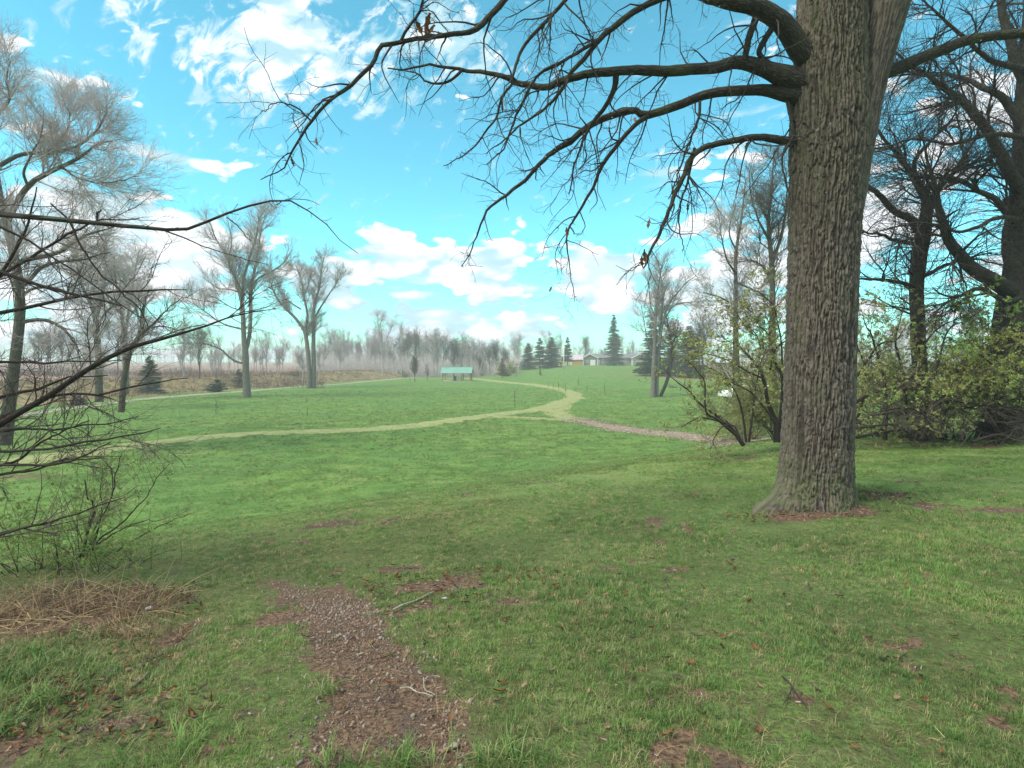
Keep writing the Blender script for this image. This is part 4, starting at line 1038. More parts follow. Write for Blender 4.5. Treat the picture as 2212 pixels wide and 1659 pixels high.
# ================================================================== leafing shrubs
def shrub(name, base, guides, label, nfan, fanlen, levels, nleaf, lsize, mleaf, mt=None, mtw=None, seed=0, spread=1.0, leaf_filter=None, basespread=0.1, wob=.03, upf=0.9, fan_at=None, cat='shrub'):
    g = np.random.default_rng(300 + seed)
    o = empty(name, base, label, cat)
    mt = mt or M['shrub_bark']; mtw = mtw or M['twig_mid']
    Ps, Qs = [], []
    for i, gd in enumerate(guides):
        P, Q = guide(gd, 22, wob, seed * 17 + i + 3)
        Ps.append(P); Qs.append(Q)
        Geo().tub(P, Q, 8).part('stem', mt, o)
    P = np.concatenate(Ps) if Ps else np.zeros((0, 23, 3)); Q = np.concatenate(Qs) if Qs else np.zeros((0, 23))
    if nfan:
        bs = np.array([tuple(v) for v in (fan_at or [base])])
        p = bs[g.integers(0, len(bs), nfan)] + g.normal(size=(nfan, 3)) * np.array([basespread, basespread, 0.0])
        d = unit(np.stack([g.normal(size=nfan) * spread, g.normal(size=nfan) * spread * 0.8, np.full(nfan, upf)], 1))
        ln = g.uniform(*fanlen, nfan); st_ = (ln / 22)[:, None]
        pts = [p]
        for k in range(22):
            d = unit(d + g.normal(size=(nfan, 3)) * 0.07 + np.array([0, 0, -0.012]))
            p = p + d * st_; pts.append(p)
        PF = np.stack(pts, 1); QF = np.linspace(1, 0.15, 23)[None, :] * (g.uniform(.0045, .0075, nfan) * ln)[:, None]
        Geo().tub(PF, QF, 5).part('thin_stems', mt, o)
        P = np.concatenate([P, PF]); Q = np.concatenate([Q, QF])
    ge = Geo(); Pp, Qp = P, Q; tips = []
    for k, (n, ln, ang, wander, up, r0, rmax, rtip, KK, Sd) in enumerate(levels):
        Pp, Qp = spawn(Pp, Qp, n, ln, ang, 0.25 if k == 0 else 0.1, 1, KK, wander, up, r0, rmax, rtip, 0.3, g)
        ge.tub(Pp, Qp, Sd); tips.append((Pp, Qp))
    ge.part('twigs', mtw, o)
    Pl, Ql = tips[-1]
    nc = nleaf // 6 + 1
    idx = g.integers(0, len(Pl), nc); tt = g.choice([1.0, .66, .33], nc, p=[.6, .25, .15])
    pts, _, _ = sample(Pl, Ql, idx, tt)
    pts = np.repeat(pts, 6, axis=0)
    pts = pts + g.normal(size=pts.shape) * lsize * 0.32
    if leaf_filter is not None:
        pts = pts[leaf_filter(pts, g)]
    V, Fq = leaves(pts, np.full(len(pts), lsize))
    ms = mleaf if isinstance(mleaf, list) else [mleaf]
    ge = Geo().add(V, Fq)
    me_o = ge.part('foliage', ms, o, smooth=False)
    if len(ms) > 1:
        k_ = (vnoise(V[::4, 0] * 1.2, V[::4, 1] * 1.2, V[::4, 2] * 1.5, seed=seed) + g.uniform(-.25, .25, len(pts)) > 0.5).astype(np.int32)
        me_o.data.polygons.foreach_set('material_index', np.concatenate([k_, k_]))
    return o
# left of the oak
Y = 11.6
bL = ground_at(1612, 955)
shrub('leafing_shrub', bL, [
 thickh([(1606, 962, 9), (1578, 922, 7), (1545, 896, 5.5), (1512, 872, 4.2), (1486, 842, 3), (1460, 825, 2), (1435, 800, 1)], Y),
 thickh([(1590, 940, 6), (1545, 903, 5), (1525, 890, 4), (1523, 829, 3), (1508, 803, 2.2), (1480, 775, 1)], Y - .3),
 thickh([(1600, 950, 5), (1585, 920, 3), (1560, 922, 2.4), (1545, 945, 1.8), (1533, 975, 1)], Y - .6),
 thickh([(1570, 915, 4), (1523, 903, 3), (1495, 909, 2.2), (1470, 925, 1)], Y - .3),
 thickh([(1612, 955, 5), (1605, 900, 4), (1590, 850, 3), (1560, 810, 2), (1520, 790, 1)], Y + .2),
 thickh([(1618, 955, 5), (1625, 900, 4), (1630, 850, 3), (1640, 800, 2), (1650, 760, 1)], Y + .2)],
 'spreading leafing shrub with low arching stems and straw at its foot, left of oak', 60, (1.0, 2.5),
 [(420, (.3, .9), (20, 55), .14, .05, .6, .006, .003, 6, 4), (2200, (.12, .45), (25, 60), .18, .04, .7, .004, .0022, 4, 3), (5000, (.05, .2), (25, 60), .2, .03, .8, .003, .0018, 2, 3)],
 44000, 0.027, [M['leaf_olive'], M['leaf_spring']], seed=1, spread=.85, basespread=.14, fan_at=[ground_at(1612, 955), ground_at(1595, 952), ground_at(1630, 952)])
bL2 = ground_at(1678, 950)
Y = 12.2
shrub('leafing_shrub', bL2, [
 thickh([(1678, 955, 14), (1677, 916, 11), (1660, 872, 8), (1649, 818, 6.5), (1630, 785, 5.5), (1612, 764, 4.5), (1588, 742, 3), (1550, 735, 1.5)], Y),
 thickh([(1682, 950, 12), (1688, 894, 9), (1690, 818, 6.5), (1668, 775, 5), (1675, 753, 4), (1700, 735, 2.5)], Y + .1),
 thickh([(1664, 800, 4.5), (1668, 750, 4), (1658, 720, 3.6), (1643, 705, 3), (1627, 677, 2.2), (1600, 655, 1)], Y + .1),
 thickh([(1690, 790, 4), (1688, 740, 3.4), (1680, 699, 3), (1673, 666, 2.6), (1649, 640, 1.6), (1630, 625, .9)], Y - .2),
 thickh([(1649, 818, 4), (1610, 800, 3), (1570, 778, 2.4), (1530, 765, 1.6), (1490, 760, .9)], Y - .4),
 thickh([(1677, 916, 5), (1650, 880, 4), (1625, 850, 3.2), (1600, 835, 2.2), (1560, 820, 1.2)], Y - .5),
 thickh([(1655, 850, 4), (1640, 790, 3), (1638, 730, 2.4), (1600, 690, 1.4), (1585, 660, .8)], Y + .5),
 thickh([(1680, 930, 5), (1700, 870, 4), (1720, 820, 3), (1740, 760, 2), (1760, 700, 1)], Y + .8)],
 'tall leafing shrub on a dark stump like base, hard against the oak trunk', 14, (1.2, 3.0),
 [(420, (.35, 1.2), (20, 60), .16, .06, .6, .007, .003, 7, 4), (2600, (.15, .5), (25, 60), .2, .04, .7, .004, .0022, 4, 3), (6500, (.06, .24), (25, 60), .2, .03, .8, .003, .0018, 2, 3)],
 56000, 0.027, [M['leaf_olive'], M['leaf_spring']], seed=2, spread=.42, basespread=.1)
# the big right-hand mass: two shrubs
Y = 12.3
shrub('leafing_shrub', ground_at(1912, 946), [
 thickh([(1912, 950, 8), (1914, 878, 6.5), (1909, 813, 5), (1886, 733, 3.6), (1873, 707, 2.4), (1860, 670, 1)], Y),
 thickh([(1700, 945, 9), (1780, 910, 8), (1836, 878, 6.5), (1891, 847, 5.5), (1946, 839, 4), (2000, 850, 2.4), (2050, 880, 1.2)], Y - .3),
 thickh([(1800, 945, 7), (1842, 917, 6), (1880, 899, 5), (1930, 890, 4), (1960, 900, 2)], Y - .6),
 thickh([(1760, 900, 6), (1839, 826, 5), (1878, 774, 4), (1905, 740, 3), (1935, 735, 2.4), (1961, 694, 1.3)], Y + .1),
 thickh([(1959, 945, 7), (1956, 865, 6), (1950, 800, 4.6), (1935, 740, 3.4), (1945, 690, 2), (1960, 640, 1)], Y),
 thickh([(1780, 940, 6), (1850, 925, 5), (1930, 918, 4), (1960, 935, 2.6), (1985, 950, 1.4)], Y - .7),
 thickh([(1850, 945, 6), (1900, 935, 5), (1990, 925, 4), (2060, 935, 2.4)], Y - .5),
 thickh([(1830, 950, 6), (1860, 880, 5), (1870, 800, 4), (1850, 740, 3), (1845, 660, 1.6), (1840, 610, .8)], Y + .6),
 thickh([(1900, 940, 6), (1935, 850, 5), (1990, 790, 4), (2000, 738, 3.6), (2039, 701, 2.6), (2086, 686, 1.6), (2130, 680, .9)], Y - .2)],
 'brown stemmed leafing shrub between the oak and the big dark tree', 34, (1.2, 3.2),
 [(500, (.4, 1.3), (25, 65), .16, .02, .6, .008, .003, 7, 4), (2400, (.15, .55), (25, 60), .2, .02, .7, .0042, .0022, 4, 3), (5500, (.06, .24), (25, 60), .2, .02, .8, .003, .0018, 2, 3)],
 62000, 0.026, [M['leaf_olive'], M['leaf_spring']], seed=3, spread=.6, basespread=.25, fan_at=[ground_at(1870, 946), ground_at(1912, 946), ground_at(1960, 945)])
Y = 11.8
shrub('leafing_shrub', ground_at(2010, 950), [
 thickh([(1967, 950, 9), (1982, 917, 8), (2034, 886, 7), (2099, 881, 5.5), (2160, 890, 4), (2230, 910, 2)], Y),
 thickh([(1990, 950, 7), (2019, 863, 6), (2086, 852, 5), (2164, 831, 4), (2230, 830, 2.4), (2300, 850, 1)], Y - .2),
 thickh([(1990, 948, 7), (2029, 868, 6), (2112, 873, 5), (2212, 886, 4), (2300, 920, 2)], Y - .5),
 thickh([(2076, 952, 8), (2094, 925, 7), (2138, 902, 6), (2190, 885, 4.6), (2260, 880, 3)], Y - .3),
 thickh([(2030, 950, 7), (2050, 850, 6), (2080, 780, 4.6), (2130, 740, 3.4), (2190, 725, 2.2), (2250, 730, 1)], Y + .1),
 thickh([(2010, 948, 7), (2015, 850, 5.5), (2030, 770, 4), (2050, 710, 2.6), (2090, 690, 1.2)], Y + .3),
 thickh([(2160, 960, 8), (2190, 850, 6), (2200, 760, 4.4), (2180, 690, 3), (2150, 640, 1.2)], Y - .1),
 thickh([(2250, 960, 8), (2210, 860, 6), (2160, 800, 4.4), (2100, 760, 3), (2040, 750, 1.2)], Y - .4),
 thickh([(2100, 955, 6), (2150, 940, 5), (2212, 948, 4), (2300, 960, 2)], Y - .7),
 thickh([(2020, 955, 6), (2000, 900, 5), (1960, 880, 4), (1900, 890, 2), (1860, 910, 1)], Y - .5)],
 'dense greener leafing shrub with arching bare lower stems at the right edge', 44, (1.2, 2.9),
 [(600, (.35, 1.15), (25, 65), .16, .03, .6, .008, .003, 7, 4), (2800, (.15, .5), (25, 60), .2, .03, .7, .0042, .0022, 4, 3), (6500, (.06, .24), (25, 60), .2, .02, .8, .003, .0018, 2, 3)],
 90000, 0.028, [M['leaf_spring'], M['leaf_light'], ][:2], seed=4, spread=.62, basespread=.25, fan_at=[ground_at(2010, 950), ground_at(2080, 952), ground_at(2150, 960), ground_at(2230, 960)],
 leaf_filter=lambda p, g: g.uniform(size=len(p)) < S(0.55, 1.35, p[:, 2]))
# small near shrub at left
bS = ground_at(178, 1205); Y = bS.y
shrub('young_shrub', bS, [
 thickh([(178, 1205, 5), (190, 1145, 4.5), (203, 1105, 4), (190, 1065, 2.6), (182, 1040, 2)], Y),
 thickh([(192, 1200, 4), (200, 1150, 3.4), (230, 1100, 3), (245, 1060, 2.6), (250, 1010, 1.8), (262, 980, 1)], Y + .1),
 thickh([(195, 1198, 4.5), (215, 1165, 3.6), (250, 1140, 3), (285, 1108, 2.4), (320, 1070, 1.8), (350, 1020, 1.2), (365, 1000, .8)], Y - .1),
 thickh([(200, 1185, 3), (217, 1120, 2.2), (218, 1060, 1.6), (222, 1010, 1)], Y + .2),
 thickh([(205, 1180, 3), (250, 1150, 2.4), (300, 1130, 1.8), (360, 1120, .9)], Y - .2),
 thickh([(245, 1060, 2), (240, 1020, 1.6), (228, 990, 1)], Y + .1),
 thickh([(240, 1200, 2.5), (300, 1160, 2), (360, 1130, 1.5), (410, 1110, .8)], Y)],
 'young twiggy shrub with crooked stems and tiny green leaves near the dry straw', 10, (.5, 1.2),
 [(90, (.12, .5), (20, 50), .14, .04, .6, .003, .0014, 6, 4), (380, (.05, .25), (25, 60), .18, .04, .7, .002, .001, 4, 3), (700, (.02, .1), (25, 60), .2, .03, .8, .0014, .0008, 2, 3)],
 4200, 0.011, [M['leaf_olive'], M['leaf_light']], mtw=M['twig_olive'], seed=5, spread=.4, basespread=.06)
bS = ground_at(30, 1240)
shrub('low_leafy_bush', bS, [], 'low light green leafy bush at the left edge below the bare twigs', 40, (.35, .95),
 [(260, (.1, .35), (20, 60), .16, .04, .6, .003, .0014, 5, 3), (800, (.04, .18), (25, 60), .18, .04, .7, .002, .001, 3, 3)],
 6000, 0.015, [M['leaf_spring'], M['leaf_light']], mtw=M['twig_olive'], seed=6, spread=.9, basespread=.16, fan_at=[bS, ground_at(70, 1230), ground_at(-60, 1200), ground_at(130, 1245), ground_at(20, 1150)])
bS = ground_at(215, 1235)
shrub('low_leafy_bush', bS, [], 'fine ground hugging leafy growth round the foot of the young shrub', 60, (.15, .5),
 [(260, (.06, .22), (20, 60), .16, .04, .6, .002, .0012, 4, 3), (600, (.03, .1), (25, 60), .18, .04, .7, .0016, .001, 3, 3)],
 4500, 0.012, [M['leaf_spring'], M['leaf_light']], mtw=M['twig_olive'], seed=7, spread=.9, basespread=.12, fan_at=[bS, ground_at(150, 1230), ground_at(280, 1225), ground_at(230, 1200)])

# ================================================================== conifers
def conifer(n_br, h, w, bare, mneedle, seed, spray=46, droop=0.25, name='conifer', tl=0.16, sp=(.22, .5), power=0.85, layer=True):
    g = np.random.default_rng(500 + seed)
    tr = Geo(); P = np.stack([np.zeros(9), np.zeros(9), np.linspace(-0.3, h * .98, 9)], 1)[None]
    tr.tub(P, np.linspace(h * .016, .015, 9)[None], 8)
    z = h * (bare + (1 - bare) * g.uniform(0, 1, n_br) ** 1.15)
    if layer: z = np.round(z / (h * 0.028)) * h * 0.028 + g.normal(size=n_br) * h * .006
    z = np.clip(z, h * bare, h * .985)
    a = g.uniform(0, 2 * np.pi, n_br)
    L = w * np.clip(1 - (z / h - bare) / (1 - bare), 0.02, 1) ** power * g.uniform(.65, 1.08, n_br) + 0.06 * w
    K = 6; pts = []
    for k in range(K + 1):
        u = k / K
        zz = z - droop * L * u + 0.45 * droop * L * u ** 2.5
        pts.append(np.stack([np.cos(a + .15 * u) * L * u, np.sin(a + .15 * u) * L * u, zz], 1))
    P = np.stack(pts, 1); Q = np.linspace(1, .3, K + 1)[None] * (0.012 * L + 0.006)[:, None]
    bg_ = Geo().tub(P, Q, 3)
    n = n_br * spray
    idx = np.repeat(np.arange(n_br), spray); tt = g.uniform(.08, 1.0, n) 
    p, T, _ = sample(P, Q, idx, tt)
    side = unit(np.cross(T, np.array([0, 0, 1.0])))
    s = g.choice([-1, 1], n)[:, None]
    d = unit(T * g.uniform(.3, 1, n)[:, None] + side * s * g.uniform(.3, 1.1, n)[:, None] + np.array([0, 0, 1]) * g.uniform(-.75, .15, n)[:, None])
    ln = g.uniform(*sp, n) * (0.35 + 0.65 * L[idx] / w) * (1.15 - .55 * tt)
    V, Fq = spikes(p, p + d * ln[:, None], tl * ln * 0.6 + .008)
    nd = Geo().add(V, Fq)
    return tr.mesh('trunk', M['dark_bark']), bg_.mesh('branches', M['twig_mid']), nd.mesh('needles', mneedle, smooth=False)
con = {}
con['spruce'] = conifer(320, 14.0, 3.0, .05, M['needle'], 1, 90, .38, sp=(.4, .9), power=.72)
con['fir'] = conifer(260, 9.0, 2.6, .04, M['needle'], 2, 80, .12, sp=(.35, .8), power=.72)
con['fir2'] = conifer(170, 8.0, 1.7, .16, M['needle'], 3, 70, .10, sp=(.35, .7), power=.72)
con['dark'] = conifer(300, 10.0, 3.2, .06, M['needle_dark'], 4, 80, .10, sp=(.35, .8), power=.75)
con['young'] = conifer(90, 2.0, .75, .03, M['needle'], 5, 40, -.05, sp=(.12, .28))
con['bush'] = conifer(110, 1.5, 1.5, .02, M['needle_dark'], 6, 50, -.3, sp=(.18, .38), power=.6, layer=False)
con['cedar'] = conifer(140, 5.0, 1.4, .12, M['cedar'], 7, 44, -.25, sp=(.25, .55), layer=False)
def put_conifer(kind, px, Y, h, label, name='conifer', group=None, wide=1.0, cat='conifer'):
    x = (px - CX) / F2 * Y; z = float(G(x, Y))
    o = empty(name, (x, Y, z - .03), label, cat, group)
    h0 = {'spruce': 14, 'fir': 9, 'fir2': 8, 'dark': 10, 'young': 2, 'bush': 1.5, 'cedar': 5}[kind]
    s = h / h0
    o.scale = (s * wide, s * wide, s); o.rotation_euler = (0, 0, random.uniform(0, 6))
    for me, nm in zip(con[kind], ('trunk', 'branches', 'needles')):
        q_ = link(nm, me, o)
        if nm != 'trunk': q_['kind'] = 'stuff'
    return o
def hpx(py_top, px, Y):
    x = (px - CX) / F2 * Y
    return EYE - (py_top - HY) / F2 * Y - float(G(x, Y))
put_conifer('spruce', 1326, 178, hpx(678, 1326, 178), 'tallest spruce, standing before the long grey house', 'spruce_tree')
put_conifer('fir', 1141, 176, hpx(741, 1141, 176), 'broad hazy fir, leftmost of the clump by the yellow shed', 'fir_tree', wide=1.35)
put_conifer('fir2', 1166, 168, hpx(729, 1166, 168), 'narrow fir with bare lower trunk, middle of the clump by the yellow shed', 'fir_tree', wide=1.35)
put_conifer('fir', 1191, 172, hpx(727, 1191, 172), 'full fir, tallest of the clump left of the yellow shed', 'fir_tree', wide=1.35)
put_conifer('fir2', 1226, 186, hpx(727, 1226, 186), 'thin topped fir standing between flagpole and yellow shed', 'fir_tree')
put_conifer('dark', 1412, 118, hpx(682, 1412, 118), 'dark broad spruce behind the slender twin trunked tree', 'spruce_tree', wide=1.0)
put_conifer('dark', 1489, 112, hpx(702, 1489, 112), 'dark spruce right of the leaning tree, above the shrub', 'spruce_tree', wide=1.25)
put_conifer('dark', 1450, 125, hpx(735, 1450, 125), 'lower dark spruce filling the gap behind the leaning tree', 'spruce_tree', wide=1.3)
b = ground_at(1167, 811); put_conifer('young', 1167, b.y, hpx(797, 1167, b.y), 'tiny rounded conifer alone on the rising lawn', 'young_conifer', wide=.85)
b = ground_at(468, 847); put_conifer('bush', 468, b.y, hpx(820, 468, b.y), 'low dark spreading conifer beside the gravel trail', 'conifer_bush')
b = ground_at(518, 842); put_conifer('young', 516, b.y + 4, hpx(797, 516, b.y + 4), 'small dark conifer half hidden behind the forked trunk', 'young_conifer', wide=1.5)
b = ground_at(323, 848); put_conifer('fir', 323, b.y, hpx(768, 323, b.y), 'hazy blue green young pine among the left twigs', 'young_pine', wide=1.35)
b = ground_at(236, 876); put_conifer('bush', 172, b.y, 1.0, 'small dark evergreen tuft at the left end of the trail', 'conifer_bush', wide=.8)
b = ground_at(862, 808); put_conifer('bush', 866, b.y, 1.5, 'dim round evergreen bush left of the pear shaped tree', 'conifer_bush', wide=.8)
b = ground_at(1085, 816); put_conifer('cedar', 1085, b.y - 2, hpx(773, 1085, b.y - 2), 'rusty topped cedar beside the round pale bush', 'cedar_tree', wide=1.1)

# ================================================================== small field trees and saplings
def tiny_tree(name, px, py, pytop, label, wpx, n1, n2, mtw, seed, cat='tree', shape='egg', rt=.012):
    g = np.random.default_rng(700 + seed)
    b = ground_at(px, py); Y = b.y; h = (py - pytop) / F2 * Y; w = wpx / F2 * Y
    o = empty(name, b, label, cat)
    P = np.stack([b.x + 0.02 * h * g.normal(size=9).cumsum() * .3, np.full(9, Y), b.z + np.linspace(-.05, h * .97, 9)], 1)[None]
    Q = np.linspace(max(.018 * h, .02), .01, 9)[None]
    Geo().tub(P, Q, 6).part('trunk', M['twig_mid'], o)
    lvl = 0.5
    P1, Q1 = spawn(P, Q, n1, (w * .55, w * 1.15), (20, 42), 0.22, .98, 6, .1, .12, .6, .03, rt, .45, g)
    ge = Geo().tub(P1, Q1, 3)
    if n2:
        P2_, Q2 = spawn(P1, Q1, n2, (w * .15, w * .45), (20, 50), .15, 1, 3, .15, .1, .7, rt * 1.3, rt * .8, .3, g)
        ge.tub(P2_, Q2, 3)
    ge.part('crown', mtw, o)
    return o
tiny_tree('pear_shaped_tree', 896, 825, 772, 'small brown pear shaped bare tree left of the pavilion', 26, 90, 900, M['twig_mid'], 1)
tiny_tree('young_tree', 923, 822, 790, 'faint reddish young tree between pear shaped tree and pavilion', 16, 30, 160, M['twig_red'], 2)
saps = [(663, 870, 857, 'thin sapling stick left of the field centre, farther of two in line'), (664, 898, 880, 'thin sapling stick above the mown path, nearer of two in line'), (467, 897, 866, 'faint bare sapling in front of the forked tree at left'),
        (1113, 880, 838, 'tallest twiggy sapling standing just above the mown path'), (1184, 838, 826, 'short sapling at the inner edge of the curved path'), (1207, 845, 824, 'leafless sapling where the path begins to bend'), (1195, 842, 828, 'small sapling close beside the bending path'),
        (1222, 850, 828, 'bushy sapling at the tip of the bend'), (1248, 832, 820, 'little sapling just beyond the bend on the right lawn'), (1268, 846, 828, 'crooked sapling right of the path bend'), (1307, 852, 826, 'pale upright sapling on the open right lawn'), (1250, 834, 812, 'thin distant sapling above the path bend'),
        (1115, 817, 808, 'tiny far sapling below the round pale bush'), (886, 805 + 20, 806, 'slight sapling by the far end of the trail')]
for i, (x, y, yt, lb) in enumerate(saps):
    tiny_tree('sapling', x, y, yt, lb, (y - yt) * .28, 10, 22, M['twig_mid'], 10 + i, 'sapling', rt=.006).__setitem__('group', 'young saplings planted in the field')
# round hazy shrubs near the pavilion
def round_bush(px, py, pytop, wpx, label, mleaf, seed, nl=2600, mtw=None, dy=0):
    b = ground_at(px, py); b = Vector((b.x, b.y, b.z)); Y = b.y; h = (py - pytop) / F2 * Y; w = wpx / F2 * Y
    s = h / 2.2
    return shrub('round_bush', b, [], label, 60, (h * .7, h * 1.2), [(220, (.25 * s, .8 * s), (20, 60), .16, .05, .7, .02, .01, 4, 3), (700, (.1 * s, .4 * s), (25, 60), .2, .05, .8, .012, .008, 3, 3)],
      nl, 0.10 * s, mleaf, mtw=mtw or M['twig_grey'], seed=seed, spread=w / h * 0.75, basespread=w * .22, upf=.8)
round_bush(1040, 812, 789, 16, 'grey green rounded bush right behind the pavilion', M['leaf_olive'], 20)
round_bush(1057, 808, 795, 20, 'wide pale bush at the foot of the lawn rise', M['leaf_olive'], 21)
round_bush(1096, 813, 783, 17, 'large round pale green bush beside the rusty cedar', M['leaf_olive'], 22, 4200)
tiny_tree('young_tree', 1072, 803, 772, 'brownish fuzzy young tree behind the pale bushes', 22, 60, 500, M['twig_red'], 30)
tiny_tree('young_tree', 1064, 806, 778, 'low branching reddish tree left of the rusty cedar', 18, 40, 300, M['twig_red'], 31)
round_bush(875, 816, 800, 12, 'grey twiggy bush at the trail beyond the field trees', M['leaf_olive'], 23, 900, M['twig_mid'])
round_bush(1130, 795, 786, 26, 'low hedge like brush in front of the hazy firs', M['leaf_olive'], 24, 900, M['twig_mid'])
round_bush(640, 812, 790, 30, 'tangled brown brush behind the forked tree', M['leaf_olive'], 25, 300, M['twig_red'])
round_bush(1455, 838, 822, 30, 'reddish brown brush left of the leaning tree', M['leaf_olive'], 26, 100, M['twig_red'])
round_bush(830, 806, 798, 30, 'low weeds along the top of the tan bank', M['leaf_olive'], 27, 400, M['twig_mid'])

# ================================================================== far tree line
def far_tree_mesh(seed, h, w, n1, n2, n3, fork, mat_, rt=.017):
    g = np.random.default_rng(900 + seed)
    Ps = [np.stack([h * .02 * g.normal(size=13).cumsum() * .35, h * .02 * g.normal(size=13).cumsum() * .35, np.linspace(-.3, h * .96, 13)], 1)]
    Qs = [np.linspace(h * .014, .03, 13)]
    for k in range(fork):
        a = g.uniform(0, 6.28); i0 = g.integers(3, 7); s = Ps[0][i0]
        u = np.linspace(0, 1, 13)[:, None]; L = h * g.uniform(.4, .6)
        Ps.append(s + np.concatenate([np.cos(a) * L * .42 * u ** .8, np.sin(a) * L * .42 * u ** .8, L * u], 1) + .01 * h * g.normal(size=(13, 3)).cumsum(0) * .3)
        Qs.append(np.linspace(h * .009, .02, 13))
    P = np.stack(Ps); Q = np.stack(Qs)
    ge = Geo().tub(P, Q, 6)
    P1, Q1 = spawn(P, Q, n1, (w * .5, w), (18, 45), .25, .99, 6, .12, .12, .6, .06, rt, .4, g)
    P2_, Q2 = spawn(P1, Q1, n2, (w * .2, w * .5), (25, 55), .15, 1, 3, .18, .06, .7, rt * 1.3, rt * .8, .4, g)
    P3, Q3 = spawn(P2_, Q2, n3, (w * .1, w * .3), (25, 60), .15, 1, 2, .2, .05, .9, rt, rt * .6, .3, g)
    ge.tub(P1, Q1, 4).tub(P2_, Q2, 3).tub(P3, Q3, 3)
    return ge.mesh('bare_tree', mat_)
FT = [far_tree_mesh(1, 14, 4.5, 60, 320, 900, 2, M['twig_grey']), far_tree_mesh(2, 16, 4.2, 60, 320, 900, 1, M['twig_grey']), far_tree_mesh(3, 12, 4.8, 60, 320, 900, 3, M['twig_mid']),
      far_tree_mesh(4, 15, 3.2, 50, 260, 700, 0, M['twig_grey']), far_tree_mesh(5, 9, 3.6, 60, 320, 800, 3, M['twig_mid']), far_tree_mesh(6, 17, 5.2, 70, 380, 1100, 2, M['twig_grey'])]
FH = [14, 16, 12, 15, 9, 17]
def far_tree(px, Y, pytop, label, group, k=None):
    k = random.randrange(6) if k is None else k
    x = (px - CX) / F2 * Y; z = float(G(x, Y)); h = (EYE - (pytop - HY) / F2 * Y - z) * .94
    o = link('bare_tree', FT[k]); s = h / FH[k] 
    o.location = (x, Y, z); w = s * random.uniform(.85, 1.2); o.scale = (w, w, s); o.rotation_euler = (0, 0, random.uniform(0, 6.28))
    return tag(o, label, 'tree', group)
rr_ = random.Random(3)
for i in range(26):
    far_tree(rr_.uniform(385, 690), rr_.uniform(95, 130), rr_.uniform(715, 762), 'small bare tree in the row behind the tan bank at left', 'bare trees behind the tan bank', rr_.choice([0, 1, 3, 5]))
for i in range(14):
    far_tree(rr_.uniform(-60, 385), rr_.uniform(75, 110), rr_.uniform(690, 770), 'bare tree seen through the thicket at far left', 'bare trees beyond the left thicket')
for i in range(95):
    px = rr_.uniform(700, 1115)
    far_tree(px, rr_.uniform(150, 205), rr_.uniform(702, 755) + 30 * S(900, 1090, px), ('bare grey tree in the hazy wood left of the pear shaped tree' if px < 890 else 'bare grey tree in the hazy wood between pear shaped tree and pavilion' if px < 950 else 'bare grey tree in the hazy wood directly behind the pavilion roof' if px < 1022 else 'lower bare tree where the hazy wood thins out right of the pavilion'), 'bare trees of the hazy wood')
for i in range(26):
    px = rr_.uniform(1080, 1420)
    far_tree(px, rr_.uniform(225, 270), rr_.uniform(712, 757), ('faint bare tree behind the clump of firs' if px < 1210 else 'faint bare tree behind the roofs left of the tallest spruce' if px < 1326 else 'faint bare tree behind the roof right of the tallest spruce'), 'bare trees behind the houses')
for i in range(26):
    px = rr_.uniform(1480, 2300)
    far_tree(px, rr_.uniform(110, 190), rr_.uniform(640, 740), ('hazy far tree seen through the shrub left of the oak' if px < 1770 else 'hazy far tree glimpsed between oak trunk and forked tree' if px < 1985 else 'hazy far tree glimpsed behind the dense greener shrub'), 'bare trees beyond the leafing shrubs')
for (px, Y, top, k, lb) in [(825, 140, 672, 5, 'tallest bare tree of the wood edge behind the forked pair'), (868, 146, 690, 3, 'straight tall tree at the wood edge above the grey bush'), (700, 120, 716, 1, 'bare tree just right of the twin stemmed tree'), (735, 128, 722, 0, 'leaning bare tree at the wood edge right of the twin stemmed tree'), (938, 150, 706, 3, 'narrow dark tree directly behind the pavilion roof'), (1010, 150, 716, 0, 'round crowned bare tree above the pavilion right end'),
                        (430, 84, 700, 2, 'spreading bare tree left of the forked trunk behind the bank'), (395, 82, 668, 3, 'thin single stem tree left of the conifer bush')]:
    far_tree(px, Y, top, lb, None, k)
# dense brush under the far wood and behind the bank: uncountable
g = np.random.default_rng(77)
def brush(name, spans, n, label, mat_):
    xs, ys, hs = [], [], []
    for (p0, p1, y0, y1, h0, h1, frac) in spans:
        m = int(n * frac); Y = g.uniform(y0, y1, m); px = g.uniform(p0, p1, m)
        xs.append((px - CX) / F2 * Y); ys.append(Y); hs.append(g.uniform(h0, h1, m) * (0.55 + 0.9 * vnoise(px / 18, Y / 14, seed=5)))
    x = np.concatenate(xs); y = np.concatenate(ys); h = np.concatenate(hs)
    b_ = np.stack([x, y, G(x, y) - .1], 1); tip = b_ + np.stack([g.normal(size=len(x)) * h * .28, g.normal(size=len(x)) * h * .28, h], 1)
    V, Fq = spikes(b_, tip, np.full(len(x), .028) * (0.6 + h * .12))
    # side shoots
    m = len(x) * 3; i = g.integers(0, len(x), m); u = g.uniform(.2, .9, m)[:, None]
    p = b_[i] * (1 - u) + tip[i] * u; q = p + unit(g.normal(size=(m, 3)) + np.array([0, 0, .5])) * (h[i] * g.uniform(.12, .4, m))[:, None]
    V2, F2_ = spikes(p, q, np.full(m, .016))
    o = link(name, Geo().add(V, Fq).add(V2, F2_).mesh(name, mat_))
    return tag(o, label, 'brush', kind='stuff')
brush('undergrowth', [(640, 1120, 145, 210, 2.0, 6.5, .55), (1100, 1430, 215, 260, 1.5, 4.5, .15), (1450, 2300, 120, 200, 2, 6, .3)], 15000, 'grey brown undergrowth filling the hazy wood', M['twig_grey'])
